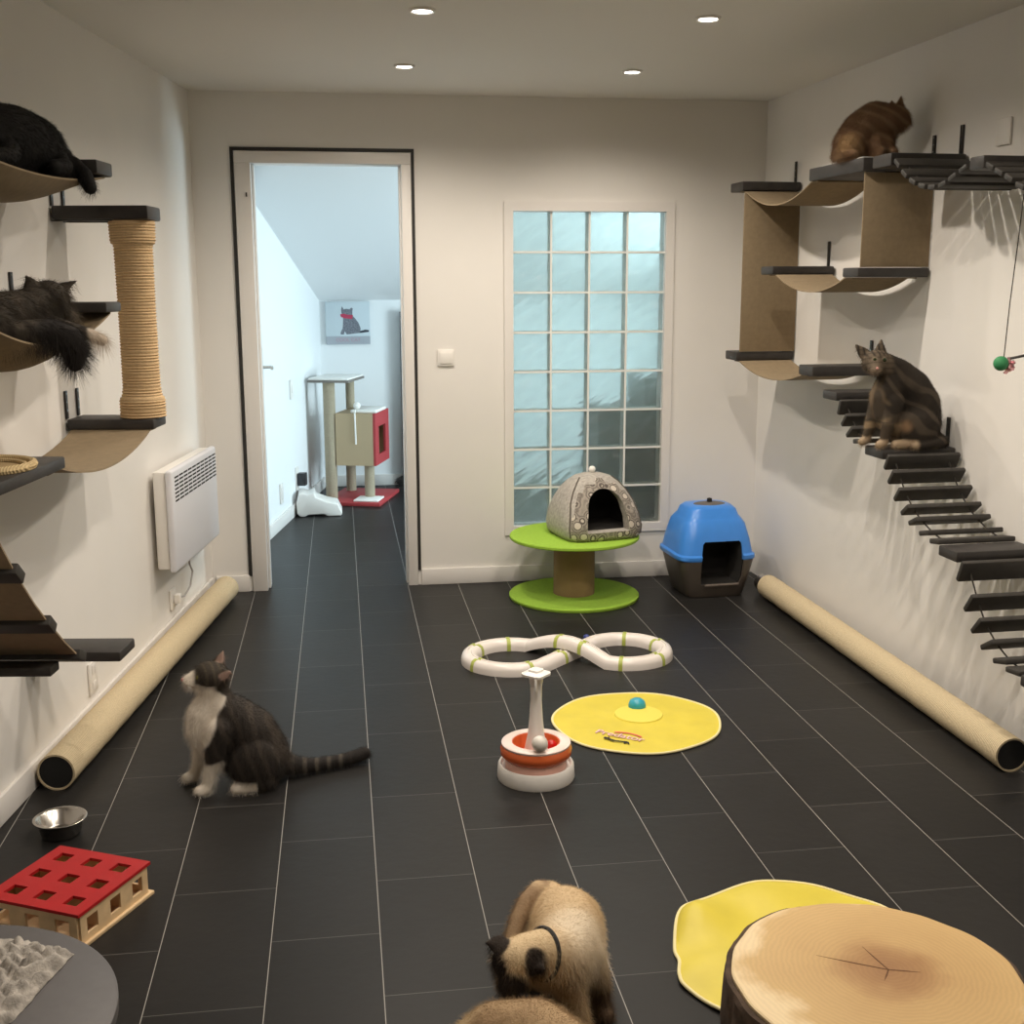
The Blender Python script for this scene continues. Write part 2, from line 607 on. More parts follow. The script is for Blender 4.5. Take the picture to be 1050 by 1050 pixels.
a, b_ = WL(0, .12, 0), WL(0, -7.75, 0)
wall_prism('wall_left', [a, b_, b_ - NL * .12, a - NL * .12], 0, HC, WALL)
a, b_ = WR(0, YB + .12, 0), WR(0, -1.65, 0)
wall_prism('wall_right', [a, b_, b_ - NR * .12, a - NR * .12], 0, HC, WALL)
struct(MB().span((-1.5, -1.72, 0), (3.1, -1.6, HC)).build('wall_front', WALL))
Y1 = YB + .12
DX0, DX1, DZ = -.012, .836, 2.17
GX0, GX1, GZ0, GZ1 = 1.312, 2.148, .268, 1.922
wb = MB()
wb.span((-.33, YB, 0), (DX0, Y1, HC))
wb.span((DX0, YB, DZ), (DX1, Y1, HC))
wb.span((DX1, YB, 0), (GX0, Y1, HC))
wb.span((GX0, YB, 0), (GX1, Y1, GZ0))
wb.span((GX0, YB, GZ1), (GX1, Y1, HC))
wb.span((GX1, YB, 0), (3.5, Y1, HC))
struct(wb.build('wall_back', WALL))

# baseboards
bb = MB().prism([WL(0.001, -.02, 0), WL(0.015, -.02, 0), WL(0.015, -7.6, 0), WL(0.001, -7.6, 0)], (0, 0, .085))
struct(bb.build('baseboard_left', WHITE, bevel=.003))
bb = MB().span((DX1 + .016, YB - .013, 0), (2.62, YB - .001, .085))
bb.span((-.19, YB - .013, 0), (DX0 - .012, YB - .001, .085))
struct(bb.build('baseboard_back', WHITE, bevel=.003))

# door_1: casing, dark strip, lining, leaf opened into the next room
dr = struct(thing('door_1', 'open doorway with white casing and dark outline strip in the back wall', 'door', (0, YB, 0)))
del dr['category']
del dr['label']
cs = MB()
cs.span((DX0 + .002, -.012, 0), (.066, .132, 2.112))
cs.span((.785, -.012, 0), (DX1 - .002, .132, 2.112))
cs.span((DX0 + .002, -.012, 2.112), (DX1 - .002, .132, 2.168))
cs.span((.066, .045, 0), (.078, .125, 2.11))
cs.span((.776, .045, 0), (.785, .125, 2.11))
cs.build('casing', WHITE, dr, bevel=.003)
st = MB()
st.span((DX0 - .016, -.008, .08), (DX0, -.001, 2.186))
st.span((DX1, -.008, .08), (DX1 + .014, -.001, 2.186))
st.span((DX0, -.008, 2.170), (DX1, -.001, 2.186))
st.build('outline_strip', GASKET, dr)
leaf = MB().span((0, 0, .008), (.69, .04, 2.10)).build('door_leaf', WHITE, dr, bevel=.003, loc=(.062, .137, 0), rot=(0, 0, math.radians(92.7)))
hd = MB()
hd.span((.635, -.006, .95), (.672, 0, 1.19))
hd.tube([(.65, -.005, 1.085), (.65, -.05, 1.085), (.64, -.055, 1.085), (.56, -.055, 1.083)], .009, 10)
hd.build('door_handle', SATIN, leaf)
kn = MB().span((.040, -.016, 1.955), (.047, -.0125, 1.975)).build('latch_mark', GASKET, dr)

# window_1: glass block window
wn = struct(thing('window_1', 'glass block window', 'window', (GX0, YB, GZ0)))
del wn['category']
del wn['label']
W, H = GX1 - GX0, GZ1 - GZ0
fr = MB()
for (x0, z0, x1, z1) in ((-.02, -.02, W + .02, .026), (-.02, H - .026, W + .02, H + .02), (-.02, .026, .026, H - .026), (W - .026, .026, W + .02, H - .026)):
    fr.span((x0, -.010, z0), (x1, -.0005, z1))
for (x0, z0, x1, z1) in ((.001, .001, W - .001, .026), (.001, H - .026, W - .001, H - .001), (.001, .026, .026, H - .026), (W - .026, .026, W - .001, H - .026)):
    fr.span((x0, -.0005, z0), (x1, .11, z1))
fr.build('window_frame', WHITE, wn)
pw, ph = (W - .052) / 4, (H - .052) / 8
jt = MB()
for i in range(1, 4):
    jt.span((.026 + i * pw - .005, .010, .026), (.026 + i * pw + .005, .10, H - .026))
for j in range(1, 8):
    jt.span((.026, .0102, .026 + j * ph - .005), (W - .026, .0998, .026 + j * ph + .005))
jt.build('mortar_joint', mat('white mortar', (0.80, 0.80, 0.77), .8), wn)
gb = MB()
for i in range(4):
    for j in range(8):
        x0 = .026 + i * pw + .0052
        z0 = .026 + j * ph + .0052
        gb.span((x0, .016, z0), (x0 + pw - .0104, .024, z0 + ph - .0104))
        gb.span((x0, .086, z0), (x0 + pw - .0104, .094, z0 + ph - .0104))
gb.build('pane', GLASSB, wn)

# ------------------------------------------------------------------ the next room
HX = lambda y: .17 * (y - 7.265)
wall_prism('wall_hall_left', [(HX(Y1), Y1, 0), (HX(9.3), 9.3, 0), (HX(9.3) - .1, 9.3, 0), (HX(Y1) - .1, Y1, 0)], 0, 2.5, HALLW)
struct(MB().span((.1, 9.15, 0), (3.5, 9.25, 1.6)).build('wall_hall_back', HALLW))
# right wall of the next room with its window opening
wr = MB()
XR = 3.3
wr.span((XR, Y1, 0), (XR + .12, 6.3, 2.5))
wr.span((XR, 7.9, 0), (XR + .12, 9.3, 2.5))
wr.span((XR, 6.3, 0), (XR + .12, 7.9, .25))
wr.span((XR, 6.3, 1.55), (XR + .12, 7.9, 2.5))
struct(wr.build('wall_hall_right', HALLW))
w2 = struct(bpy.data.objects.new('window_2', None)); COL.objects.link(w2); w2.location = (XR, 6.3, .25)
fr = MB()
for (y0, z0, y1, z1) in ((0, 0, 1.6, .05), (0, 1.25, 1.6, 1.3), (0, .05, .05, 1.25), (1.55, .05, 1.6, 1.25), (.775, .05, .825, 1.25)):
    fr.span((.03, y0 + .001, z0 + .001), (.09, y1 - .001, z1 - .001))
fr.build('window_frame', WHITE, w2)
pn = MB().span((.055, .05, .05), (.061, .775, 1.25)).span((.055, .825, .05), (.061, 1.55, 1.25))
pn.build('pane', PANE, w2)
zc = lambda y: 1.995 - .31 * (y - 7.283)
cl = MB().prism([(-.5, Y1 - .02, zc(Y1 - .02)), (-.5, 9.3, zc(9.3)), (-.5, 9.3, zc(9.3) + .06), (-.5, Y1 - .02, zc(Y1 - .02) + .06)], (4.0, 0, 0))
struct(cl.build('ceiling_hall', HALLW))
bb = MB().span((.35, 9.136, 0), (3.29, 9.149, .085))
struct(bb.build('baseboard_hall_back', WHITE, bevel=.003))
bb = MB().prism([(HX(6.15) + .001, 6.15, 0), (HX(6.15) + .014, 6.15, 0), (HX(9.1) + .014, 9.1, 0), (HX(9.1) + .001, 9.1, 0)], (0, 0, .085))
struct(bb.build('baseboard_hall_left', WHITE, bevel=.003))

# furniture seen dimly through the glass blocks
cb = thing('cupboard', 'dark grey cupboard blurred behind the lower right glass blocks', 'cupboard', (2.25, 6.46, 0))
CUPB = mat('dark grey cupboard', (0.13, 0.125, 0.115), .6)
MB().span((-.42, -.22, .0), (.38, .22, .87)).build('body', CUPB, cb, bevel=.004)
MB().span((-.16, -.20, .871), (.38, .20, 1.03)).build('top_box', CUPB, cb, bevel=.004)
for i in range(2):
    d_ = MB().span((-.40 + i * .39, .221, .05), (-.02 + i * .39, .237, .85)).build('door', CUPB, cb, bevel=.003)
    MB().span((-.06 + i * .10, .238, .40), (-.05 + i * .10, .256, .52)).build('handle', CHROME, d_)

# cat tree in the next room
ct = thing('cat_tree', 'sisal cat tree with red base and beige cube house in the next room', 'cat tree', (.60, 8.58, 0), math.radians(-16))
MB().span((-.22, -.30, 0), (.20, .30, .025)).build('base_board', TREERED, ct, bevel=.003)
MB().lathe([(0, 0), (.042, 0), (.042, .83), (0, .83)], 28, (-.19, -.14, .0255)).build('tall_post', TREESISAL, ct)
MB().lathe([(0, 0), (.036, 0), (.036, .24), (0, .24)], 28, (-.14, .20, .0255)).build('post', TREESISAL, ct)
MB().lathe([(0, 0), (.036, 0), (.036, .24), (0, .24)], 28, (.08, -.10, .0255)).build('post', TREESISAL, ct)
MB().lathe([(0, 0), (.032, 0), (.032, .216), (0, .216)], 28, (-.12, .16, .6395)).build('upper_post', TREESISAL, ct)
hs = MB()
hx0, hx1, hy0, hy1, hz0, hz1 = -.145, .145, -.16, .24, .266, .638
hs.span((hx0, hy0, hz0), (hx1 - .018, hy0 + .012, hz1))
hs.span((hx0, hy1 - .012, hz0), (hx1 - .018, hy1, hz1))
hs.span((hx0, hy0 + .012, hz0), (hx0 + .012, hy1 - .012, hz1))
hs.span((hx0 + .012, hy0 + .012, hz0), (hx1 - .018, hy1 - .012, hz0 + .012))
hs.span((hx0 + .012, hy0 + .012, hz1 - .012), (hx1 - .018, hy1 - .012, hz1))
hs.build('house_box', TREEBEIGE, ct)
hf = MB()
hf.span((hx1 - .017, hy0, hz0), (hx1 + .0, hy0 + .10, hz1))
hf.span((hx1 - .017, hy1 - .10, hz0), (hx1, hy1, hz1))
hf.span((hx1 - .017, hy0 + .10, hz0), (hx1, hy1 - .10, hz0 + .07))
hf.span((hx1 - .017, hy0 + .10, hz1 - .10), (hx1, hy1 - .10, hz1))
hf.build('house_front', TREERED, ct)
MB().span((-.04, -.14, .6385), (.15, .16, .662)).build('roof_cushion', PLUSHW, ct, bevel=.01, seg=3)
MB().span((.0, -.27, .0255), (.18, -.08, .038)).build('base_mat', PLUSHW, ct, bevel=.005)
MB().span((-.33, -.20, .856), (-.03, .24, .872)).build('top_platform', mat('platform edge', (.20, .18, .16), .7), ct, bevel=.003)
MB().span((-.325, -.195, .8725), (-.035, .235, .887)).build('platform_cushion', PLUSHW, ct, bevel=.006)
sg = MB().tube([(.0, -.145, .665), (.0, -.1655, .64), (.002, -.166, .55), (.004, -.166, .42)], .006, 8)
sg.build('hanging_string', PLUSHW, ct)
MB().sphere((.0, -.10, .688), .026).build('pompom', PLUSHW, ct)

# picture on the back wall of the next room
pc = thing('picture', 'small square cat picture with grey caption strip on the far wall', 'picture', (.53, 9.145, 1.087))
MB().span((-.165, -.022, 0), (.165, -.002, .318)).build('canvas', PICW, pc, bevel=.002)
MB().span((-.1649, -.0232, .002), (.1649, -.0222, .062)).build('caption_strip', PICG, pc)


def flat_poly(pts, y, m, name, parent, th=.0006):
    return MB().prism([(x, y, z) for x, z in pts], (0, -th, 0)).build(name, m, parent, smooth=False)


cat_out = [(-.055, .075), (-.030, .075), (-.025, .100), (-.01, .075), (.02, .078), (.05, .082), (.09, .085), (.095, .12), (.08, .16), (.055, .195), (.035, .215), (.036, .245), (.04, .268), (.028, .275), (.015, .262), (-.01, .266), (-.028, .262), (-.04, .285), (-.047, .262), (-.045, .235), (-.035, .21), (-.035, .17), (-.04, .12), (-.055, .09)]
flat_poly(cat_out, -.0222, PICC, 'printed_cat', pc)
flat_poly([(.09, .085), (.155, .092), (.158, .105), (.13, .11), (.09, .10)], -.0222, PICD, 'printed_tail', pc)
flat_poly([(-.055, .225), (-.05, .205), (-.02, .195), (.035, .19), (.04, .22), (0, .222), (-.03, .23)], -.0230, PICR, 'printed_bow', pc)
fc = bpy.data.curves.new('caption', 'FONT')
fc.body = 'COOL CAT'
fc.size = .036
fc.align_x = 'CENTER'
fo = bpy.data.objects.new('caption', fc); COL.objects.link(fo); fo.parent = pc
fo.location = (0, -.0238, .022); fo.rotation_euler = (PI / 2, 0, 0)
fc.materials.append(mat('caption ink', (.45, .25, .30), .7)); fc.extrude = .0003

# white moulded plastic dish seen through the doorway
prof = [(0, .02), (-.005, .09), (.012, .16), (.03, .166), (.075, .15), (.115, .166), (.125, .13), (.20, .10), (.27, .085), (.30, .02), (.29, 0), (.20, 0), (.18, .014), (.07, .014), (.05, 0), (.02, 0)]
wd = MB().prism([(x, -.11, z) for x, z in prof], (0, .22, 0))
tag(wd.build('pet_fountain', WHITEP, None, bevel=.012, seg=3, loc=(.150, 8.05, 0)), 'white moulded plastic pet fountain on the tiles beside the cat tree', 'pet fountain')


def plate(name, label, cat, loc, rotz, w, h, parts):
    t = thing(name, label, cat, loc, rotz)
    MB().span((.001, -w / 2, -h / 2), (.010, w / 2, h / 2)).build('cover_plate', WHITEP, t, bevel=.003)
    for nm, y0, z0, y1, z1, m, d in parts:
        MB().span((.0102, y0, z0), (.010 + d, y1, z1)).build(nm, m, t, bevel=.001)
    return t


angH = math.atan2(-.17, 1)
plate('light_switch', 'white light switch on the bright left wall of the next room', 'light switch', (HX(8.04), 8.04, .85), angH, .08, .13, [('rocker', -.02, -.025, .02, .025, WHITEP, .005)])
plate('wall_socket', 'white socket low on the bright left wall of the next room', 'socket', (HX(7.63), 7.63, .22), angH, .08, .13, [('socket_insert', -.022, -.04, .022, .04, WHITE, .003)])
sk = plate('wall_socket', 'socket holding a black plug adapter beside the white pet fountain', 'socket', (HX(8.12), 8.12, .235), angH, .08, .16, [('socket_insert', -.022, -.04, .022, .04, WHITE, .003)])
ad = tag(MB().span((.0135, -.04, -.045), (.07, .03, .04)).build('plug_adapter', mat('black plastic', (.02, .02, .022), .4), None, bevel=.006, loc=(HX(8.12), 8.12, .235), rot=(0, 0, angH)), 'black plug adapter in the socket near the cat tree', 'plug adapter')

# dark upright panel at the right edge of the doorway
up = tag(MB().span((0, -.03, 0), (.5, .0, 1.33)).build('panel', mat('dark panel', (.02, .022, .028), .4), None, bevel=.004, loc=(.917, 9.10, 0.0)), 'tall black panel standing against the far wall, seen past the door jamb', 'panel')

# ------------------------------------------------------------------ downlights
lights = [(.770, 4.185, 'leftmost of the two nearer'), (.767, 5.23, 'leftmost of the two farther'), (1.750, 4.18, 'rightmost of the two nearer'), (1.745, 5.24, 'rightmost of the two farther')]
dl = None
for x, y, w_ in lights:
    if dl is None:
        dl = thing('ceiling_spotlight', '', 'ceiling light', (x, y, HC))
        MB().lathe([(.030, -.001), (.045, -.001), (.045, -.005), (.040, -.010), (.034, -.008), (.030, -.001)], 32).build('trim_ring', WHITE, dl)
        MB().lathe([(0, -.002), (.029, -.002), (.029, -.006), (0, -.008)], 28).build('bulb', LAMP, dl)
        t = dl
    else:
        t = copy_tree(dl)
        t.location = (x, y, HC)
    t['label'] = w_ + ' lit round downlights in the ceiling'
    t['group'] = 'ceiling downlights'

SPOT_W = 49
for x in (.768, 1.748):
    for y in (5.235, 4.183, 3.13, 2.08):
        ld = bpy.data.lights.new('downlight', 'SPOT')
        ld.energy = SPOT_W
        ld.color = (1.0, .895, .765)
        ld.spot_size = math.radians(157)
        ld.spot_blend = 0.9
        ld.shadow_soft_size = .022
        lo = bpy.data.objects.new('downlight', ld)
        COL.objects.link(lo)
        lo.location = (x, y, HC - .025)

ar = bpy.data.lights.new('daylight', 'AREA')
ar.shape = 'RECTANGLE'
ar.size, ar.size_y = 1.5, 1.2
ar.energy = 112
ar.color = (.74, .93, 1.0)
ao = bpy.data.objects.new('daylight', ar)
COL.objects.link(ao)
ao.location = (XR + .02, 7.1, .90)
ao.rotation_euler = (0, PI / 2, 0)

# ------------------------------------------------------------------ wall furniture
BR_H = .10


def make_bracket(parent, t, th, h, name='bracket'):
    b = MB().span((.002, t - .011, 0), (.007, t + .011, h))
    b.span((.002, t - .011, -th - .004), (.20, t + .011, -th - .0005))
    o = b.build(name, STEELBLACK, parent, bevel=.0015)
    if h > .03:
        for k in range(3):
            z = h * (.3 + .3 * k)
            c = MB().lathe([(0, 0), (.003, 0), (.003, .001), (0, .001)], 10)
            c.v = [(.007 + p[2], t + p[0], z + p[1]) for p in c.v]
            c.build('screw', CHROME, o)
    return o


def shelf(side, s0, s1, z, label, brackets, depth=.30, th=.04, bh=.1, group=None, extra=None, name='wall_shelf', cat='wall shelf'):
    mid = (s0 + s1) / 2
    if side == 'L':
        loc, ang, sg = WL(0, mid, z), ANG_L, 1
    else:
        loc, ang, sg = WR(0, mid, z), ANG_R, -1
    t = thing(name, label, cat, loc, ang, group)
    hw = abs(s1 - s0) / 2
    MB().span((.008, -hw, -th), (depth, hw, 0)).build('board', DARKWOOD, t, bevel=.006, seg=2)
    for bs in brackets:
        make_bracket(t, (bs - mid) * sg, th, bh)
    return t


def catenary(t0, z0, t1, z1, sag, n=24):
    out = []
    for i in range(n + 1):
        u = i / n
        out.append((t0 + (t1 - t0) * u, z0 + (z1 - z0) * u - 4 * sag * u * (1 - u)))
    return out


def hammock(side, path, label, o0=.02, o1=.285, group=None, name='hammock', cat='hammock', th=.005, belly=0):
    mid, z = path[0]
    if side == 'L':
        loc, ang, sg = WL(0, mid, z), ANG_L, 1
    else:
        loc, ang, sg = WR(0, mid, z), ANG_R, -1
    p = [((t - mid) * sg, zz - z) for t, zz in path]
    if belly:
        m_, k_ = len(p), 13
        top, bot = [], []
        for i, (t, zz) in enumerate(p):
            u = i / (m_ - 1)
            row = []
            for j in range(k_):
                v = -1 + 2 * j / (k_ - 1)
                row.append((o0 + (o1 - o0) * j / (k_ - 1), t, zz - belly * math.sin(PI * u) ** .8 * (1 - v * v)))
            top.append([(x, y, z_ + th / 2) for x, y, z_ in row])
            bot.append([(x, y, z_ - th / 2) for x, y, z_ in reversed(row)])
        sh = MB().loft([a_ + b_ for a_, b_ in zip(top, bot)])
    else:
        sh = MB().sheet(p, o0, o1, th, 0)
    o = sh.build(name, CANVAS, None, loc=loc, rot=(0, 0, ang), angle=30)
    return tag(o, label, cat, group)


GL = 'wall shelves of the left wall climbing course'
GR = 'wall shelves of the right wall climbing course'
GH = 'canvas hammocks slung between wall shelves'
# left wall
shelf('L', -2.28, -2.14, 1.905, 'dark shelf end under the black cat, highest on the left wall', [-2.2], group=GL, bh=.05)
shelf('L', -1.875, -1.725, 1.80, 'dark shelf carrying the top of the sisal post on the left wall', [-1.854, -1.717 - .03], depth=.322, th=.045, bh=.115, group=GL)
shelf('L', -2.28, -2.14, 1.495, 'dark shelf holding the far end of the grey tabby cat\'s hammock', [-2.233], th=.03, bh=.09, group=GL)
shelf('L', -1.875, -1.725, 1.10, 'dark shelf under the bottom of the sisal post on the left wall', [-1.857, -1.747], depth=.30, th=.035, bh=.095, group=GL)
bs = shelf('L', -3.22, -2.70, 1.095, 'wide dark shelf with a rope rimmed nest at the left frame edge', [-2.75, -3.1], depth=.30, th=.033, bh=.0012, group=GL)
rp = MB()
for k in range(3):
    rp.tube([(.17 + .125 * math.cos(a), .03 + .13 * math.sin(a), .009 + k * .0001) for a in [2 * PI * i / 48 for i in range(48)]], .011, 8, closed=True)
    break
rp.tube([(.17 + .105 * math.cos(a), .03 + .11 * math.sin(a), .006) for a in [2 * PI * i / 48 for i in range(48)]], .007, 8, closed=True)
rp.build('rope_rim', ROPE, bs)
MB().lathe([(0, .001), (.10, .001), (.10, .004), (0, .003)], 36, (.17, .03, 0)).build('nest_pad', mat('sisal pad', (.36, .25, .12), .95, bump=.4, bscale=200), bs)
shelf('L', -3.25, -3.10, 1.905, 'dark shelf holding the near end of the black cat\'s hammock', [-3.2], group=GL)
shelf('L', -3.24, -3.09, 1.495, 'dark shelf holding the near end of the grey tabby cat\'s hammock', [-3.2], group=GL)

pt = thing('scratching_post', 'thick tan sisal scratching post hung between two left wall shelves', 'scratching post', WL(.245, -1.80, 1.101), ANG_L)
prof = [(0, 0), (.077, 0), (.079, .012), (.077, .06), (.066, .075), (.063, .10), (.0625, .35), (.066, .57), (.074, .58), (.077, .60), (.078, .645), (.0765, .652), (0, .652)]
wrap = []
for i in range(260):
    z = .652 * i / 259
    r = np.interp(z, [0, .06, .075, .1, .35, .57, .585, .652], [.075, .075, .066, .062, .061, .063, .073, .075])
    wrap.append((r + .0022 * math.sin(2 * PI * z / .0105), z))
MB().lathe([(0, 0)] + wrap + [(0, .652)], 48).build('sisal_wrap', SISAL, pt, angle=80)

hammock('L', catenary(-2.17, 1.862, -3.20, 1.862, .035), 'tan canvas hammock sagging under the black cat', group=GH, belly=.065)
hammock('L', catenary(-2.20, 1.462, -3.15, 1.478, .080), 'tan canvas hammock under the grey tabby cat on the left wall', group=GH, belly=.068)
hammock('L', [(-1.80, 1.0625), (-1.87, 1.062)] + catenary(-1.88, 1.058, -2.70, 1.062, .055)[1:] + [(-2.79, 1.0585)], 'tan canvas hammock between the sisal post shelf and the rope nest shelf', group=GH)

# sloping canvas ramp with cross slats, low on the left wall
rmp = thing('cat_ramp', 'tan canvas ramp with dark cross slats low on the left wall', 'cat ramp', WL(0, -2.69, .53), ANG_L)
path = [(-3.22, 1.055), (-3.16, .975), (-3.06, .853), (-2.97, .758), (-2.89, .685), (-2.79, .602), (-2.69, .528)]
p = [(t + 2.69, z - .53) for t, z in path]
MB().sheet(p, .02, .295, .005, 0).build('canvas', CANVAS, rmp)
for (t, z, dz) in ((-3.06, .872, -42), (-2.885, .692, -42), (-2.69, .545, -25)):
    i = t + 2.69
    MB().box((.16, i, z - .53 - .012), (.29, .055, .03), Matrix.Rotation(math.radians(dz), 3, 'X')).build('slat', DARKWOOD2, rmp, bevel=.004)
MB().span((.02, -.10, -.026), (.25, -.035, .0)).build('foot_board', DARKWOOD2, rmp, bevel=.004)
rb = shelf('L', -2.37, -2.22, .44, 'dark shelf with a slot at the foot of the canvas ramp', [-2.3], th=.032, bh=.06, group=GL)

# right wall
shelf('R', 5.55, 5.71, 2.01, 'dark shelf on top of the farther upright canvas panel', [5.63], th=.042, group=GR)
shelf('R', 5.56, 5.71, 1.215, 'dark shelf at the foot of the farther upright canvas panel', [5.645], th=.042, group=GR)
shelf('R', 5.15, 5.29, 1.615, 'short dark shelf in front of the farther canvas panel, halfway up the right wall', [5.225], th=.036, bh=.11, group=GR)
shelf('R', 4.33, 4.46, 1.60, 'dark shelf at the foot of the nearer upright canvas panel', [], th=.036, group=GR)
shelf('R', 4.33, 4.81, 2.0, 'wide dark shelf under the ginger cat on the right wall', [4.36], th=.05, bh=.085, group=GR)
shelf('R', 4.12, 4.26, 1.995, 'dark shelf at the far end of the upper slat bridge', [4.17], th=.045, bh=.105, group=GR)
shelf('R', 4.69, 4.83, 1.205, 'dark shelf behind the brown tabby cat\'s head on the right wall', [4.77], th=.042, bh=.1, group=GR)
shelf('R', 4.46, 4.585, 1.12, 'dark shelf at the top of the slat bridge below the hammock', [], th=.035, group=GR)
shelf('R', 4.06, 4.20, .946, 'dark shelf the brown tabby cat sits on', [4.13], th=.036, bh=.105, group=GR)
shelf('R', 3.525, 3.64, .685, 'dark shelf between the two lower slat bridges at the right frame edge', [], th=.036, group=GR)
shelf('R', 3.53, 3.61, 1.928, 'dark shelf between the two upper slat bridges', [], th=.04, group=GR)
shelf('R', 2.95, 3.05, 1.93, 'dark shelf at the near end of the nearer upper slat bridge', [], th=.04, group=GR)
shelf('R', 3.02, 3.14, .40, 'lowest dark shelf on the right wall, at the bridge foot', [], th=.036, group=GR)

hammock('R', [(5.62, 1.965), (5.56, 1.963)] + catenary(5.55, 1.963, 4.82, 1.947, .075)[1:] + [(4.75, 1.947)], 'tan canvas hammock leading up to the ginger cat\'s shelf', group=GH)
hammock('R', [(5.22, 1.576)] + catenary(5.145, 1.576, 4.47, 1.561, .062) + [(4.40, 1.561)], 'tan canvas hammock between the two upright canvas panels', group=GH)
hammock('R', [(5.62, 1.17)] + catenary(5.555, 1.17, 4.835, 1.16, .05) + [(4.78, 1.16)], 'lowest tan canvas hammock on the right wall, by the corner', group=GH)


def vpanel(y, z0, z1, label):
    o = MB().span((.006, -.003, 0), (.285, .003, z1 - z0)).build('canvas_panel', CANVAS, None, loc=WR(0, y, z0), rot=(0, 0, ANG_R), bevel=.001)
    tag(o, label, 'canvas panel', 'upright canvas panels on the right wall')


vpanel(5.560, 1.2165, 1.957, 'tan canvas panel standing upright near the room corner')
vpanel(4.345, 1.6015, 1.948, 'tan canvas panel standing upright under the ginger cat')


def bridge(path, label, w=.062, group='hanging slat bridges'):
    """path: (y, z, tilt) slat centres; cords run through all"""
    y0, z0 = path[0][0], path[0][1]
    t = thing('slat_bridge', label, 'cat bridge', WR(0, y0, z0), ANG_R, group)
    for (y, z, tilt) in path:
        R = Matrix.Rotation(tilt, 3, 'X')
        MB().box((.155, -(y - y0), z - z0), (.285, w, .018), R).build('slat', DARKWOOD2, t, bevel=.005)
    for ox in (.05, .26):
        MB().tube([(ox, -(y - y0), z - z0) for y, z, _ in path], .003, 6).build('cord', CORD, t)
    return t


def tilts(pts, w=1.0):
    out = []
    n = len(pts)
    for i, (y, z) in enumerate(pts):
        a, b = pts[max(0, i - 1)], pts[min(n - 1, i + 1)]
        out.append((y, z, math.atan2(b[1] - a[1], -(b[0] - a[0])) * w))
    return out


bridge(tilts([(4.085, 1.955), (4.03, 1.915), (3.97, 1.885), (3.905, 1.865), (3.84, 1.856), (3.775, 1.860), (3.715, 1.878), (3.655, 1.898)]), 'farther slat bridge sagging beside the ginger cat\'s shelf', .046)
bridge(tilts([(3.505, 1.893), (3.455, 1.872), (3.40, 1.85), (3.34, 1.822), (3.275, 1.812), (3.21, 1.82), (3.15, 1.845), (3.09, 1.885)]), 'nearer upper slat bridge running out of the frame', .046)
bridge([(4.438, 1.063, 1.25), (4.392, 1.018, .85), (4.342, .978, .7), (4.275, .950, .15)], 'short slat bridge behind the seated brown tabby cat')
bridge([(4.035, .905, 1.1), (3.997, .856, .95), (3.945, .802, .9), (3.885, .757, .65), (3.825, .728, .45), (3.748, .702, .25), (3.675, .688, .15)], 'slat bridge stepping down in front of the brown tabby cat')
bridge([(3.508, .625, 1.2), (3.447, .535, .95), (3.395, .475, .85), (3.33, .432, .55), (3.255, .402, .25), (3.185, .392, .1)], 'lowest slat bridge at the right frame edge', .074)

# hanging feather toy
ht = thing('hanging_toy', 'green ball cat toy hanging on a thread from the bridge', 'cat toy', (2.437, 3.32, 1.79))
MB().tube([(.008, -.010, .008), (.004, -.008, -.10), (-.006, -.004, -.30), (-.010, 0, -.465)], .0016, 6).build('thread', CORD, ht)
MB().sphere((-.018, 0, -.482), .022).build('ball', GREENB, ht)
fo_ = MB()
for k in range(6):
    a = k * 1.1
    fo_.box((.012 + .006 * math.sin(a), .008 * math.cos(a), -.475 - .006 * k), (.012, .005, .022), Euler((a, a * .6, .3)).to_matrix())
fo_.build('foil_tassel', FOIL, ht)
MB().tube([(.010, 0, -.468), (.06, -.02, -.455), (.11, -.04, -.442)], .004, 8).build('stick', DARKWOOD, ht)

plate('blanking_plate', 'small square blank plate high on the right wall', 'wall plate', WR(0, 3.905, 2.045), ANG_R, .085, .088, [])
plate('light_switch', 'white light switch on the back wall between door and glass blocks', 'light switch', (.993, YB, 1.174), -PI / 2, .082, .082, [('rocker', -.03, -.028, .03, .030, WHITEP, .004)])
plate('wall_socket', 'white double socket on the left wall under the ramp shelf', 'socket', WL(0, -1.80, .165), ANG_L, .075, .115, [('socket_hole', -.018, .012, .018, .048, WHITE, .002), ('socket_hole', -.018, -.048, .018, -.012, WHITE, .002)])
plate('wall_socket', 'white socket on the left wall below the heater', 'socket', WL(0, -.745, .17), ANG_L, .085, .09, [('socket_hole', -.02, -.02, .02, .02, WHITE, .002)])

# wall heater
he = thing('wall_heater', 'white electric panel heater on the left wall', 'heater', WL(0, -.62, .35), ANG_L)
HW, HH = .39, .435
MB().span((.022, -HW + .012, .012), (.075, HW - .012, HH - .006)).build('back_casing', WHITEP, he, bevel=.008)
MB().span((.0755, -HW, 0), (.105, HW, HH)).build('front_panel', mat('heater enamel', (.74, .74, .78), .4), he, bevel=.012, seg=3)
MB().span((.002, -.2, .1), (.0215, .2, .3)).build('wall_mount', GASKET, he)
gr = MB()
for r_ in range(7):
    for c_ in range(10):
        z = HH - .035 - r_ * .0165
        y = -HW + .045 + c_ * .0725
        gr.span((.1045, y, z - .0035), (.1062, y + .060, z + .0035))
gr.build('grille', SLOT, he)
cd = MB().tube([(.05, .02, .0115), (.045, .035, -.06), (.05, .06, -.10), (.045, .03, -.16), (.04, -.06, -.185), (.035, -.10, -.18), (.03, -.12, -.178)], .0045, 8)
cd.build('power_cord', GREY_CORD, he)
MB().span((.0135, -.14, -.20), (.04, -.105, -.16)).build('plug', WHITEP, he, bevel=.004)


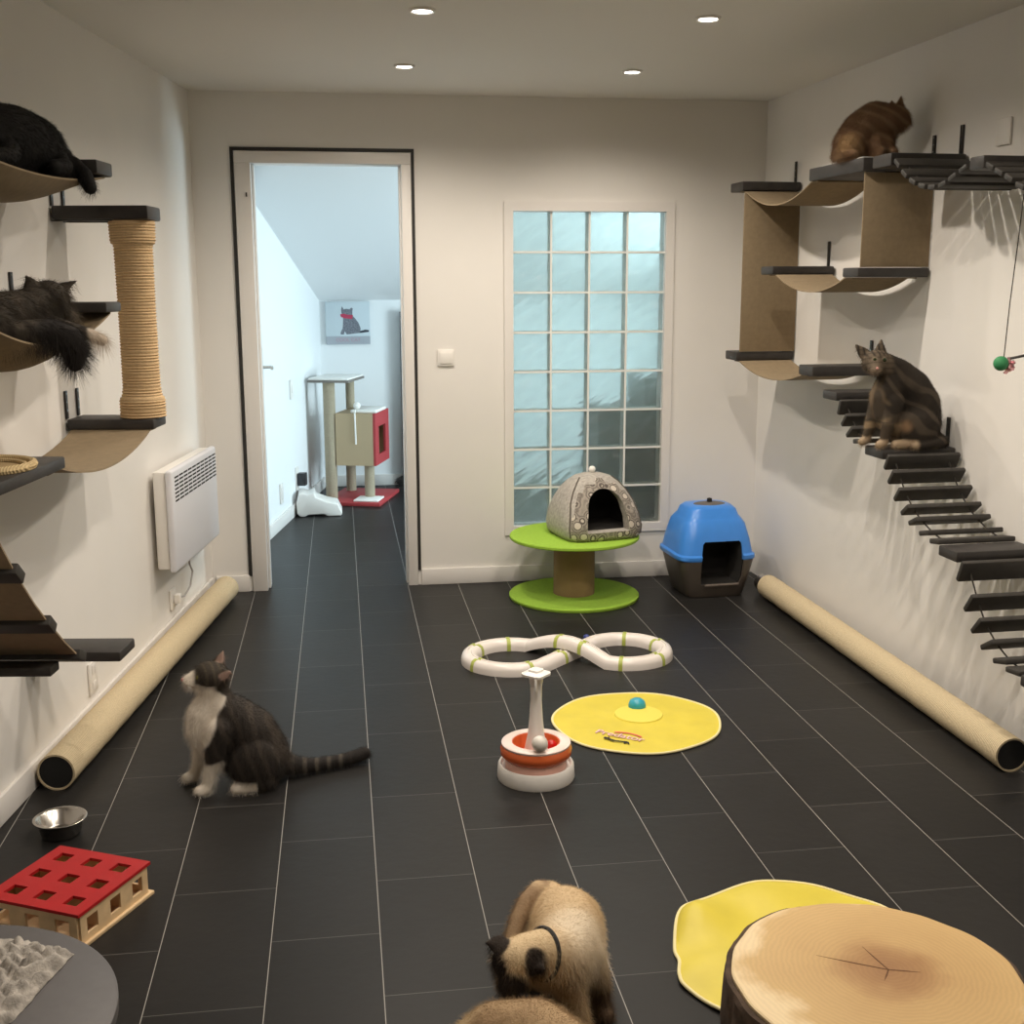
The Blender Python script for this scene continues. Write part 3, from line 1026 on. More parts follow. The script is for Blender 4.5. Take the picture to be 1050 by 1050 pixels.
# ------------------------------------------------------------------ sisal rolls along both walls
def roll(p0, p1, r, label, far_metal=False):
    p0, p1 = Vector(p0), Vector(p1)
    d = p1 - p0
    L = d.length
    ang = math.atan2(d.y, d.x) - PI / 2
    t = thing('scratching_roll', label, 'scratching roll', (p0.x, p0.y, 0), ang, 'long scratching rolls along the walls')
    n = 48
    k = 40
    b = MB()
    rings = []
    seams = [L * .28, L * .55, L * .8]
    for i in range(161):
        y = L * i / 160
        dd = min(abs(y - s) for s in seams)
        rr = r - .002 * math.exp(-(dd / .008) ** 2) + .0006 * math.sin(y * 37)
        rings.append([(rr * math.cos(2 * PI * j / n), y, r + rr * math.sin(2 * PI * j / n)) for j in range(n)])
    inner = [[((r - .006) * math.cos(2 * PI * j / n), y, r + (r - .006) * math.sin(2 * PI * j / n)) for j in range(n)] for y in (.0, .010)]
    allr = [inner[1], inner[0]] + rings
    b.loft(allr, True, True)
    b.build('sisal_cover', CARPETROLL, t, angle=50)
    c = MB().loft([[((r - .0065) * math.cos(2 * PI * j / n), y, r + (r - .0065) * math.sin(2 * PI * j / n)) for j in range(n)] for y in (.003, .0099)], True, True)
    c.build('end_shade_disc', SLOT, t)  # black disc painted in for the shade of the open roll end
    if far_metal:
        m = MB().loft([[(.045 * math.cos(2 * PI * j / 24), y, r + .045 * math.sin(2 * PI * j / 24)) for j in range(24)] for y in (L + .001, L + .08)])
        m.build('metal_end_cap', STEEL, t)
    return t


roll((-.447, 3.63, 0), (-.128, 5.87, 0), .059, 'long cream sisal roll lying along the left wall')
roll((2.560, 3.32, 0), (2.545, 5.50, 0), .057, 'long cream sisal roll lying along the right wall', True)

# ------------------------------------------------------------------ floor things
# cable reel table with lime discs
sp_ = thing('reel_table', 'round lime green felt table like a cable reel under the glass blocks', 'side table', (1.592, 5.67, 0))
MB().lathe([(0, 0), (.322, 0), (.325, .004), (.325, .014), (.321, .018), (0, .018)], 72).build('base_disc', GREEN, sp_)
MB().lathe([(0, .0185), (.103, .0185), (.103, .2995), (0, .2995)], 48).build('column', CARDB, sp_)
MB().lathe([(0, .30), (.318, .30), (.322, .304), (.322, .314), (.318, .318), (0, .318)], 72).build('top_disc', GREEN, sp_)


def super_ring(cx, cy, z, hx, hy, e, n=56):
    out = []
    for k in range(n):
        a = 2 * PI * k / n + PI / 4
        c, s = math.cos(a), math.sin(a)
        out.append((cx + hx * math.copysign(abs(c) ** (2 / e), c), cy + hy * math.copysign(abs(s) ** (2 / e), s), z))
    return out


# plush cat cave
cv = thing('cat_cave', 'grey plush igloo bed with white dots on the lime table', 'cat bed', (1.685, 5.66, .3185), math.radians(12))
secs = [(.0, .185, .175, 5), (.02, .200, .190, 5), (.06, .205, .193, 5), (.12, .196, .182, 4.5), (.18, .176, .160, 4), (.23, .150, .132, 3.4), (.265, .122, .105, 3), (.29, .09, .076, 2.6), (.303, .05, .045, 2.2), (.307, .008, .008, 2)]
cav = MB().loft([super_ring(0, .02 * z / .3, z, hx, hy, e) for z, hx, hy, e in secs]).build('shell', [DOTS, FUZZ], cv, angle=70)
# arch opening cut through the front into a hollow inside
cut1 = []
for i in range(25):
    a = PI * i / 24
    cut1.append((.085 * math.cos(a), .135 + .055 * math.sin(a) * 1.25))
arch = [(-.112, .045), (.112, .045), (.108, .10)] + [(.098 * math.cos(PI * i / 16), .14 + .105 * math.sin(PI * i / 16)) for i in range(17)] + [(-.108, .10)]
cutm = MB().prism([(x, -.30, z) for x, z in arch], (0, .36, 0)).build('c1', HOLLOW_SHADE)
cutm.parent = cv
hol = MB().loft([super_ring(0, .02, z, hx - .028, hy - .028, e) for z, hx, hy, e in ((.03, .19, .17, 5), (.12, .186, .163, 4.5), (.18, .165, .14, 4), (.24, .136, .11, 3.4), (.28, .10, .08, 3))]).build('c2', HOLLOW_SHADE)
hol.parent = cv
bpy.context.view_layer.update()
boolean_cut(cav, [cutm, hol])
cav.data.polygons.foreach_set('use_smooth', [True] * len(cav.data.polygons))
cav.data.set_sharp_from_angle(angle=math.radians(60))
MB().loft([super_ring(0, .02, z, hx - .029, hy - .029, e) for z, hx, hy, e in ((.0305, .19, .17, 5), (.045, .19, .17, 5))]).build('cushion', HOLLOW_SHADE, cv)
for p_ in cav.data.polygons:
    if p_.normal.y > -.62 and p_.center.length > .1:
        p_.material_index = 1
# near-black lining paints in the hollow's shade, and piping along the front seams
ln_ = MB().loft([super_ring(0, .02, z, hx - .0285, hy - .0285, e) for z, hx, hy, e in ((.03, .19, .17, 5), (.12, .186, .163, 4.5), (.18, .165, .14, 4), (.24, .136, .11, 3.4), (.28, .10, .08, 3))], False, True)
lin = ln_.build('lining', HOLLOW_SHADE, cv)
cutm = MB().prism([(x, -.30, z) for x, z in arch], (0, .36, 0)).build('c1', HOLLOW_SHADE)
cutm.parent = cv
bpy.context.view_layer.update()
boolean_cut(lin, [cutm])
for sx in (-1, 1):
    pp = []
    for z, hx, hy, e in secs[1:8]:
        ring = super_ring(0, .02 * z / .3, z, hx, hy, e, 64)
        k = min(range(64), key=lambda i: abs(ring[i][0] - sx * hx * .93) + (0 if ring[i][1] < 0 else 9))
        pp.append((ring[k][0], ring[k][1] - .002, ring[k][2]))
    MB().tube(pp, .004, 8).build('seam_piping', mat('dark piping', (.10, .085, .07), .9), cv)
# plush side and back panels
MB().sphere((0, .02, .322), .017).build('pompom', PLUSHW, cv)

# litter box
lb = thing('litter_box', 'covered cat litter box with blue hood in the right corner', 'litter box', (2.285, 5.69, 0), math.radians(4))
lb.scale = (.86, .90, .958)
bs_ = MB().loft([super_ring(0, 0, z, hx, hy, 6) for z, hx, hy in ((0, .170, .165), (.012, .178, .172), (.10, .203, .192), (.185, .226, .205), (.198, .228, .207))])
base = bs_.build('base_tray', TAUPE, lb, angle=50)
hd_secs = [(.199, .236, .214, 6), (.206, .240, .218, 6), (.222, .238, .217, 6), (.230, .226, .206, 6), (.30, .213, .192, 5.5), (.38, .190, .168, 5), (.405, .172, .15, 4.6), (.418, .160, .138, 4.4), (.45, .148, .126, 4), (.466, .128, .106, 3.6), (.472, .08, .07, 3), (.474, .01, .01, 2)]
hood = MB().loft([super_ring(0, 0.012, z, hx, hy, e) for z, hx, hy, e in hd_secs]).build('hood', BLUE, lb, angle=45)
door_poly = [(-.120, .072), (.112, .072), (.128, .11), (.131, .19), (.122, .285), (.110, .298), (-.100, .298), (-.113, .285), (-.128, .19), (-.127, .11)]
cuts = []
for nm in range(2):
    c_ = MB().prism([(x + .012, -.35, z) for x, z in door_poly], (0, .40, 0)).build('c', SLOT)
    c_.parent = lb
    cuts.append(c_)
h1 = MB().loft([super_ring(0, 0, z, hx - .012, hy - .012, 6) for z, hx, hy in ((.02, .178, .172), (.10, .203, .192), (.185, .226, .205), (.21, .229, .207))]).build('c', SLOT); h1.parent = lb
h2 = MB().loft([super_ring(0, .012, z, hx - .012, hy - .012, e) for z, hx, hy, e in ((.18, .226, .206, 6), (.23, .226, .206, 6), (.30, .213, .192, 5.5), (.38, .190, .168, 5), (.44, .15, .13, 4))]).build('c', SLOT); h2.parent = lb
bpy.context.view_layer.update()
boolean_cut(base, [cuts[0], h1])
boolean_cut(hood, [cuts[1], h2])
for o_ in (base, hood):
    o_.data.polygons.foreach_set('use_smooth', [True] * len(o_.data.polygons))
    o_.data.set_sharp_from_angle(angle=math.radians(40))
# lining blackened to stand for the shade inside the box, and door sill
l2 = MB().loft([super_ring(0, .012, z, hx - .0125, hy - .0125, e) for z, hx, hy, e in ((.03, .18, .17, 6), (.10, .20, .19, 6), (.185, .222, .2, 6), (.23, .226, .206, 6), (.30, .213, .192, 5.5), (.38, .190, .168, 5), (.44, .15, .13, 4))], True, True).build('shade_lining', HOLLOW_SHADE, lb)
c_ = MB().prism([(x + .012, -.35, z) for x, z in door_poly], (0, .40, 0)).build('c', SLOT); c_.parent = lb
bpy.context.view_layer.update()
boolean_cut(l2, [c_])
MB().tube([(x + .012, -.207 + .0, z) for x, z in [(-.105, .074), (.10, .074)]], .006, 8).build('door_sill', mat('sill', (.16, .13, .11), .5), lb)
MB().sphere((0, -.01, .468), .098, 32, 12, (1, .62, .13)).build('vent_cover', mat('grey vent', (.13, .115, .105), .6), lb)
MB().lathe([(0, 0), (.016, 0), (.014, .02), (0, .024)], 16, (.0, -.012, .478)).build('vent_knob', SLOT, lb)


# figure eight track
def eight():
    L_, R_, rad = Vector((1.148, 4.69)), Vector((1.628, 4.695)), .172
    pts = []
    # left loop counter-clockwise from its back right, round to its front right, then over to the right loop
    a0, a1 = math.radians(55), math.radians(305)
    for i in range(41):
        a = a0 + (a1 - a0) * i / 40
        pts.append((L_.x + rad * math.cos(a), L_.y + rad * math.sin(a), 0))
    pa = Vector(pts[-1][:2])
    b0 = math.radians(125)
    pb = Vector((R_.x + rad * math.cos(b0), R_.y + rad * math.sin(b0)))
    for i in range(1, 14):
        u = i / 14
        q = pa.lerp(pb, u)
        pts.append((q.x, q.y, 0))
    for i in range(41):
        a = b0 - (math.radians(250)) * i / 40
        pts.append((R_.x + rad * math.cos(a), R_.y + rad * math.sin(a), 0))
    pa = Vector(pts[-1][:2])
    pb = Vector(pts[0][:2])
    for i in range(1, 20):
        u = i / 20
        q = pa.lerp(pb, u)
        pts.append((q.x, q.y, .050 * math.sin(PI * u) ** 1.0))
    return pts


tk = thing('ball_track', 'white figure eight ball track with lime joints on the tiles', 'cat toy', (1.372, 4.685, 0))
pts = [(x - 1.388, y - 4.69, z) for x, y, z in eight()]
hw, hh = .036, .046
sec = [(-hw, 0), (-hw * .98, hh * .45), (-hw * .80, hh * .82), (-hw * .45, hh * .98), (-hw * .22, hh), (-hw * .16, hh * .9), (hw * .16, hh * .9), (hw * .22, hh), (hw * .45, hh * .98), (hw * .80, hh * .82), (hw * .98, hh * .45), (hw, 0)]


def sweep(pts, sec, closed, grow=0.0):
    m = len(pts)
    P = [Vector(p) for p in pts]
    rings = []
    for i in range(m):
        t = (P[(i + 1) % m] - P[i - 1]) if closed else (P[min(i + 1, m - 1)] - P[max(0, i - 1)])
        t.z = 0
        t.normalize()
        s = Vector((t.y, -t.x, 0))
        rings.append([tuple(P[i] + s * (x * (1 + grow)) + Vector((0, 0, z * (1 + grow) if z > 0 else 0))) for x, z in sec])
    if closed:
        rings.append(rings[0])
    b = MB()
    b.loft(rings, not closed, not closed)
    return b


TRACKW = mat('glossy white track', (.82, .76, .72), .25)
sweep(pts, sec, True).build('track', TRACKW, tk, angle=50)
m_ = len(pts)
for f_ in (.045, .13, .22, .33, .40, .545, .63, .72, .80, .885, .935):
    i = int(f_ * m_)
    p0, p1 = Vector(pts[i]), Vector(pts[(i + 1) % m_])
    d_ = (p1 - p0).normalized()
    seg_ = [tuple(p0 - d_ * .008), tuple(p0 + d_ * .008)]
    sweep(seg_, sec, False, .05).build('joint_band', LIME, tk, angle=50)
tag(MB().sphere((1.50, 4.915, .0155), .015).build('toy_ball', NAVY), 'small navy blue ball on the tiles behind the white ball track', 'toy ball')

# ball tower toy
tw = thing('ball_tower', 'white and orange turning ball tower toy with a tall stem', 'cat toy', (1.045, 3.515, 0))
MB().lathe([(0, 0), (.122, 0), (.124, .006), (.121, .045), (.117, .052), (.112, .050), (.108, .040), (0, .040)], 64).build('base_ring', WHITEP, tw)
MB().lathe([(0, .0405), (.098, .0405), (.100, .066), (.096, .071), (0, .071)], 64).build('middle_tier', mat('pinkish clear plastic', (.80, .50, .42), .3), tw)
MB().lathe([(.070, .072), (.104, .072), (.113, .082), (.114, .098), (.108, .112), (.106, .112), (.110, .098), (.109, .084), (.10, .078), (.070, .078), (.070, .072)], 64).build('orange_tier', ORANGE, tw)
MB().lathe([(.074, .113), (.109, .1125), (.110, .118), (.106, .121), (.078, .121), (.074, .113)], 64).build('top_rim', mat('blush white plastic', (.86, .72, .66), .3), tw)
MB().lathe([(.0735, .119), (.068, .09), (.064, .0785), (.066, .0785), (.0705, .09), (.076, .119), (.0735, .119)], 64).build('inner_wall', ORANGE, tw)
MB().lathe([(0, .0725), (.063, .0725), (.063, .0775), (0, .0775)], 48).build('track_floor', mat('orange floor', (.62, .06, .015), .4), tw)
stem = [(0, .078), (.042, .078), (.036, .10), (.027, .14), (.021, .20), (.018, .26), (.0185, .30), (.023, .335), (0, .335)]
MB().lathe(stem, 32).build('stem', WHITEP, tw)
capp = MB()
ringc = []
for k in range(64):
    a = 2 * PI * k / 64
    ringc.append(.042 + .004 * math.cos(4 * a))
capp.loft([[(r * s * math.cos(2 * PI * k / 64), r * s * math.sin(2 * PI * k / 64), z) for k, r in enumerate(ringc)] for s, z in ((.7, .3352), (1, .339), (1, .346), (.55, .352), (.5, .358), (.1, .361))])
capp.build('cap', WHITEP, tw)
MB().span((-.012, -.045, .296), (-.004, -.037, .338)).build('cap_tab', WHITEP, tw, bevel=.002)
tag(MB().sphere((1.042, 3.515 - .092, .1465), .0255).build('toy_ball', mat('ivory ball', (.72, .68, .62), .35)), 'ivory ball on the rim of the orange ball tower', 'toy ball')
tag(MB().sphere((1.045 + .052, 3.515 + .012, .0965), .018).build('toy_ball', REDP), 'red ball inside the orange ball tower', 'toy ball')

# yellow chase mat
mt = thing('chase_mat', 'round yellow cloth chase mat with teal dome on the tiles', 'play mat', (1.478, 3.925, 0))


def wavy(r0, a):
    return r0 * (1 + .012 * math.sin(3 * a + .5) + .010 * math.sin(7 * a) + .012 * math.sin(2 * a + 1))


def mat_disc(rr, z_edge, z_mid, th):
    b = MB()
    n = 96
    rings = []
    for f, z in ((0.02, z_mid), (.3, z_mid), (.6, (z_mid + z_edge) / 2), (.9, z_edge + .001), (1, z_edge), (1, z_edge - th), (.5, z_edge - th), (.02, z_edge - th)):
        rings.append([(wavy(rr, 2 * PI * k / n) * f * math.cos(2 * PI * k / n), wavy(rr, 2 * PI * k / n) * f * math.sin(2 * PI * k / n), z + (.0015 * math.sin(9 * 2 * PI * k / n) if (f in (.6, .9)) else 0)) for k in range(n)])
    b.loft(rings, True, True)
    return b


mat_disc(.297, .006, .012, .005).build('cloth', YELLOW, mt, angle=60)
MB().tube([(wavy(.297, 2 * PI * k / 96) * math.cos(2 * PI * k / 96), wavy(.297, 2 * PI * k / 96) * math.sin(2 * PI * k / 96), .0055) for k in range(96)], .0045, 8, closed=True).build('edge_piping', PIPING, mt)
MB().lathe([(0, .0122), (.088, .0122), (.086, .0165), (0, .0185)], 48, (.018, .045, 0)).build('motor_disc', YELLOW2, mt)
MB().lathe([(0, .0186), (.032, .0186), (.032, .030), (.027, .043), (.015, .051), (0, .053)], 32, (.03, .115, -.004)).build('dome', TEAL, mt)
# printed lettering and the running cat figure on the mat
tx = bpy.data.curves.new('lettering', 'FONT')
tx.body = 'Predator'
tx.size = .050
tx.extrude = .0004
tx.align_x = 'CENTER'
tx.materials.append(PINKI)
to = bpy.data.objects.new('lettering', tx); COL.objects.link(to); to.parent = mt
to.location = (-.105, -.155, .0128); to.rotation_euler = (0, 0, math.radians(-36))
tx2 = tx.copy(); tx2.body = 'Predator'; tx2.offset = .0; tx2.materials.clear(); tx2.materials.append(mat('lettering shade', (.45, .25, .28), .7)); tx2.extrude = .0002
to2 = bpy.data.objects.new('lettering_shade', tx2); COL.objects.link(to2); to2.parent = mt
to2.location = (-.1035, -.1565, .0123); to2.rotation_euler = (0, 0, math.radians(-36))
Rm = Matrix.Rotation(math.radians(-36), 3, 'Z')
arc = []
for i in range(20):
    u = -1 + 2 * i / 19
    arc.append((u * .05, .008 - .012 * u * u))
bnd = [(x, y) for x, y in arc] + [(x, y - .009) for x, y in reversed(arc)]
MB().prism([tuple(Rm @ Vector((x + .022, y + .045, 0)) + Vector((-.105, -.155, .0126))) for x, y in bnd], (0, 0, .0008)).build('printed_arc', REDI, mt, smooth=False)
sil = [(-.065, .004), (-.058, .018), (-.050, .012), (-.044, .024), (-.036, .012), (-.025, .004), (0, .0), (.03, .006), (.05, .010), (.062, .004), (.072, -.014), (.066, -.016), (.058, -.004), (.05, -.018), (.044, -.016), (.042, -.002), (.02, -.006), (-.01, -.012), (-.03, -.006), (-.04, .0), (-.055, -.002)]
MB().prism([tuple(Rm @ Vector((x * .75 + .005, y * .75 - .030, 0)) + Vector((-.105, -.155, .0118))) for x, y in sil], (0, 0, .0012)).build('printed_cat', BLACKI, mt, smooth=False)

# crumpled yellow mat behind the log
def crumple():
    out = [(1.205, 2.47), (1.245, 2.585), (1.30, 2.655), (1.42, 2.715), (1.54, 2.742), (1.66, 2.69), (1.78, 2.55), (1.80, 2.38), (1.70, 2.24), (1.52, 2.16), (1.36, 2.15), (1.25, 2.21), (1.19, 2.31), (1.185, 2.36), (1.202, 2.42)]
    cen = Vector((1.49, 2.45))
    n = 90
    # closed catmull-rom outline
    pl = []
    m = len(out)
    for k in range(n):
        u = k / n * m
        i = int(u); f = u - i
        p = [Vector(out[(i + j - 1) % m]) for j in range(4)]
        pl.append(.5 * ((2 * p[1]) + (p[2] - p[0]) * f + (2 * p[0] - 5 * p[1] + 4 * p[2] - p[3]) * f * f + (3 * p[1] - p[0] - 3 * p[2] + p[3]) * f ** 3))

    def hgt(x, y):
        d = (x - 1.25) * .6 + (y - 2.45) * .8
        return .010 + .028 * math.exp(-((x - 1.29) ** 2 + (y - 2.58) ** 2) / .006) + .012 * math.sin(11 * x + 5 * y) ** 2 + .008 * math.sin(17 * y - 6 * x) ** 2
    rings = []
    for f in (.03, .2, .4, .6, .75, .88, .96, 1):
        r = []
        for p in pl:
            q = cen + (p - cen) * f
            r.append((q.x, q.y, hgt(q.x, q.y) * (1 if f < .95 else (.75 if f < 1 else .5))))
        rings.append(r)
    low = [[(x, y, max(.001, z - .004)) for x, y, z in r] for r in reversed(rings)]
    return rings + low, rings[-1]


rg, edge = crumple()
o0 = Vector((1.49, 2.45, 0))
cm = thing('play_mat', 'crumpled yellow cloth mat behind the sawn log', 'play mat', o0)
MB().loft([[tuple(Vector(p) - o0) for p in r] for r in rg]).build('cloth', YELLOW, cm, angle=60)
MB().tube([tuple(Vector(p) - o0 + Vector((0, 0, .0))) for p in edge], .0045, 8, closed=True).build('edge_piping', PIPING, cm)

# sawn log table
lg = thing('log_stool', 'thick sawn log stool with pale ringed top at the lower right', 'log stool', (1.365, 1.785, 0))
nn = 120


def logr(a):
    return .262 * (1 + .018 * math.sin(2 * a + .9) + .012 * math.sin(3 * a + 2) + .006 * math.sin(7 * a) + .004 * math.sin(17 * a + 1))


def log_ring(f, z, rough_=0):
    return [((logr(2 * PI * k / nn) * f + rough_ * rng.uniform(-1, 1)) * math.cos(2 * PI * k / nn), (logr(2 * PI * k / nn) * f + rough_ * rng.uniform(-1, 1)) * math.sin(2 * PI * k / nn), z) for k in range(nn)]


MB().loft([log_ring(.96, 0, .004)] + [log_ring(1 - .02 * (1 - i / 10) + .008 * math.sin(i), .33 * (i + .5) / 11, .004) for i in range(11)] + [log_ring(1.0, .338, .002), log_ring(.988, .346, .001), log_ring(.965, .3465, 0)], True, True).build('bark', BARK, lg, angle=35)
MB().loft([log_ring(.950, .3466), log_ring(.950, .352), log_ring(.938, .354)], True, True).build('sawn_top', RINGS, lg, angle=30)
ck = MB()
for ang_, l0, l1 in ((2.62, .0, .125), (-.30, .0, .055), (1.75, .0, .08), (-2.2, .0, .04)):
    d = Vector((math.cos(ang_), math.sin(ang_), 0)); s = Vector((-d.y, d.x, 0))
    c0 = Vector((.03, .01, .3541))
    ck.prism([tuple(c0 + d * l0 + s * .0012), tuple(c0 + d * (l0 + l1) * .5 + s * .002), tuple(c0 + d * l1), tuple(c0 + d * (l0 + l1) * .5 - s * .001), tuple(c0 + d * l0 - s * .0012)], (0, 0, .0003))
ck.build('crack', mat('heart crack', (.13, .055, .02), .8), lg, smooth=False)

# red puzzle box
rx = thing('puzzle_box', 'wooden cat puzzle box with red lid full of square holes', 'cat toy', (-.245, 2.868, 0), math.radians(-27))
S = .14
lid = MB()
xs = [-S, -.107, -.067, -.020, .020, .067, .107, S]
for i in range(7):
    for j in range(7):
        if i % 2 == 1 and j % 2 == 1:
            continue
        lid.span((xs[i], xs[j], .083), (xs[i + 1], xs[j + 1], .091))
lid.build('lid', RED, rx)
MB().span((-S - .004, -S - .004, 0), (S + .004, S + .004, .009)).build('base_board', PINE, rx, bevel=.001)
wins = [-.107, -.067, -.02, .02, .067, .107]
for k in range(4):
    w_ = MB()
    e_ = S - .010
    for i, (a0, a1) in enumerate(((-e_, -.107), (-.067, -.02), (.02, .067), (.107, e_))):
        w_.span((a0, -.0035, .0092), (a1, .0035, .0828))
    for a0, a1 in ((-.107, -.067), (-.02, .02), (.067, .107)):
        w_.span((a0, -.0035, .0092), (a1, .0035, .026))
        w_.span((a0, -.0035, .066), (a1, .0035, .0828))
    an = k * PI / 2
    w_.build('side_panel', PINE, rx, loc=(math.sin(an) * (S - .0075), -math.cos(an) * (S - .0075), 0), rot=(0, 0, an))
for k in (-.045, .045):
    MB().span((-S + .014, k - .003, .0092), (S - .014, k + .003, .078)).build('divider', PINE, rx)

# steel bowl
bw = MB().lathe([(0, .001), (.050, .001), (.054, .004), (.063, .045), (.073, .050), (.074, .052), (.072, .0535), (.062, .050), (.052, .008), (.048, .005), (0, .005)], 56)
tag(bw.build('pet_bowl', STEEL, None, loc=(-.367, 3.318, 0), angle=60), 'round stainless steel bowl on the tiles beside the red puzzle box', 'bowl')

# grey round table with fluffy cushion
gt = thing('round_table', 'round grey laminate table top cut by the lower left corner', 'side table', (-.205, 1.722, 0))
MB().lathe([(0, .425), (.292, .425), (.297, .430), (.297, .447), (.293, .450), (0, .450)], 96).build('table_top', GREYTOP, gt)
MB().lathe([(0, 0), (.16, 0), (.16, .012), (.03, .02), (.03, .4245), (0, .4245)], 40).build('pedestal', GASKET, gt)


def fluffy(poly, z0, z1, name, label, cat):
    """fluffy throw: lumpy closed surface over a polygon"""
    cen = Vector((sum(p[0] for p in poly) / len(poly), sum(p[1] for p in poly) / len(poly)))
    b = MB()
    n = 140
    ol = []
    m = len(poly)
    for k in range(n):
        u = k / n * m
        i = int(u)
        f = u - i
        ol.append(Vector(poly[i]).lerp(Vector(poly[(i + 1) % m]), f))
    R = []
    for f in np.linspace(.02, 1, 42):
        r = []
        for p in ol:
            q = cen + (p - cen) * f
            lump = abs(math.sin(q.x * 95 + 2.2 * math.sin(q.y * 60)) * math.sin(q.y * 88 + 2.0 * math.sin(q.x * 70)))
            prof = (1 - f ** 14)
            r.append((q.x + rng.uniform(-.0015, .0015), q.y + rng.uniform(-.0015, .0015), z0 + (z1 - z0) * prof * (.35 + .65 * lump) + rng.uniform(-.002, .002)))
        R.append(r)
    R.append([(x, y, z0) for x, y, z in R[-1]])
    R.append([(cen.x + (p.x - cen.x) * .1, cen.y + (p.y - cen.y) * .1, z0) for p in ol])
    b.loft(R, True, True)
    return tag(b.build(name, mat('cream shaggy plush', (.42, .385, .345), .95, noise=.4, nscale=45, bump=.8, bscale=220), None, angle=180), label, cat)


fluffy([(-.005, 1.893), (-.10, 1.945), (-.32, 1.90), (-.40, 1.72), (-.30, 1.58), (-.12, 1.60), (-.055, 1.72)], .4515, .482, 'fluffy_blanket', 'shaggy cream grey blanket lying on the round grey table', 'blanket')

# white mat under the ginger cat
wm = MB().box((.15, 0, .004), (.26, .36, .005))
tag(wm.build('felt_pad', mat('white felt', (.72, .70, .66), .95), None, bevel=.002, loc=WR(0, 4.56, 2.0), rot=(0, 0, ANG_R)), 'thin white felt pad under the ginger cat', 'pad')

# ------------------------------------------------------------------ cats


def ico(sub):
    bm = bmesh.new()
    bmesh.ops.create_icosphere(bm, subdivisions=sub, radius=1)
    v = np.array([tuple(x.co) for x in bm.verts])
    f = [tuple(x.index for x in p.verts) for p in bm.faces]
    bm.free()
    return v, f


IV, IF = ico(3)


class Body:
    def __init__(self):
        self.V, self.F, self.n = [], [], 0

    def _add(self, v):
        self.V.append(v)
        self.F += [tuple(i + self.n for i in f) for f in IF]
        self.n += len(v)

    def chain(self, *pr):
        for (p0, r0), (p1, r1) in zip(pr[:-1], pr[1:]):
            p0, p1 = np.array(p0, float), np.array(p1, float)
            L = np.linalg.norm(p1 - p0)
            k = max(2, int(L / (min(r0, r1) * .3)) + 1)
            for i in range(k + 1):
                u = i / k
                self._add(IV * (r0 + (r1 - r0) * u) + p0 + (p1 - p0) * u)
        return self

    def ell(self, c, r, rot=(0, 0, 0)):
        M = np.array(Euler(rot).to_matrix())
        self._add((IV * np.array(r)) @ M.T + np.array(c))
        return self

    def ear(self, base, tip, w, nrm, th=.007):
        """flattened cone from base to tip, width w, thin along nrm"""
        base, tip, nrm = Vector(base), Vector(tip), Vector(nrm)
        ax = (tip - base)
        L = ax.length
        ax.normalize()
        nrm = (nrm - ax * nrm.dot(ax)).normalized()
        sd = ax.cross(nrm)
        M = np.array([list(sd), list(nrm), list(ax)])
        k = 14
        for i in range(k + 1):
            u = i / k
            ww = w * (1 - u ** 1.25) + .0035
            self._add((IV * np.array([ww, max(.0045, th * (1 - .4 * u)), max(.005, ww * .6)])) @ M + np.array(base + ax * L * u))
        return self

    def make(self, name, color, origin, label, cat='cat', voxel=.0048, smooth=7, fur=None, seed=1):
        o_ = np.array(origin)
        V = np.vstack(self.V) - o_
        me = bpy.data.meshes.new(name)
        me.from_pydata(V.tolist(), [], self.F)
        ob = bpy.data.objects.new(name, me)
        COL.objects.link(ob)
        rm = ob.modifiers.new('r', 'REMESH')
        rm.mode = 'VOXEL'
        rm.voxel_size = voxel
        sm = ob.modifiers.new('s', 'SMOOTH')
        sm.factor = .5
        sm.iterations = smooth
        apply_mods(ob)
        me = ob.data
        n = len(me.vertices)
        co_ = np.empty(n * 3)
        me.vertices.foreach_get('co', co_)
        P = co_.reshape(-1, 3) + o_
        C = np.clip(color(P), 0, 1)
        li = np.empty(len(me.loops), dtype=np.int32)
        me.loops.foreach_get('vertex_index', li)
        ca = me.color_attributes.new('Col', 'BYTE_COLOR', 'CORNER')
        ca.data.foreach_set('color', np.hstack([C[li], np.ones((len(li), 1))]).ravel())
        me.color_attributes.active_color = ca
        me.materials.clear()
        me.materials.append(FUR)
        me.polygons.foreach_set('use_smooth', [True] * len(me.polygons))
        ob.location = origin
        tag(ob, label, cat)
        if fur:
            count, length = fur[0], fur[1]
            md = ob.modifiers.new('fur', 'PARTICLE_SYSTEM')
            ps = ob.particle_systems[0]
            ps.seed = seed
            s = ps.settings
            s.type = 'HAIR'
            s.count = count
            s.hair_step = 3
            s.use_advanced_hair = True
            s.hair_length = length
            s.normal_factor = .35 * length
            s.object_align_factor = fur[2] if len(fur) > 2 else (0, 0, -.35 * length)
            s.factor_random = .25 * length
            s.length_random = .5
            s.render_type = 'PATH'
            s.display_step = 2
            s.render_step = 2
            s.root_radius = fur[3] if len(fur) > 3 else .6
            s.tip_radius = .15
            s.radius_scale = .001
            s.material = 1
            s.use_hair_bspline = False
        return ob


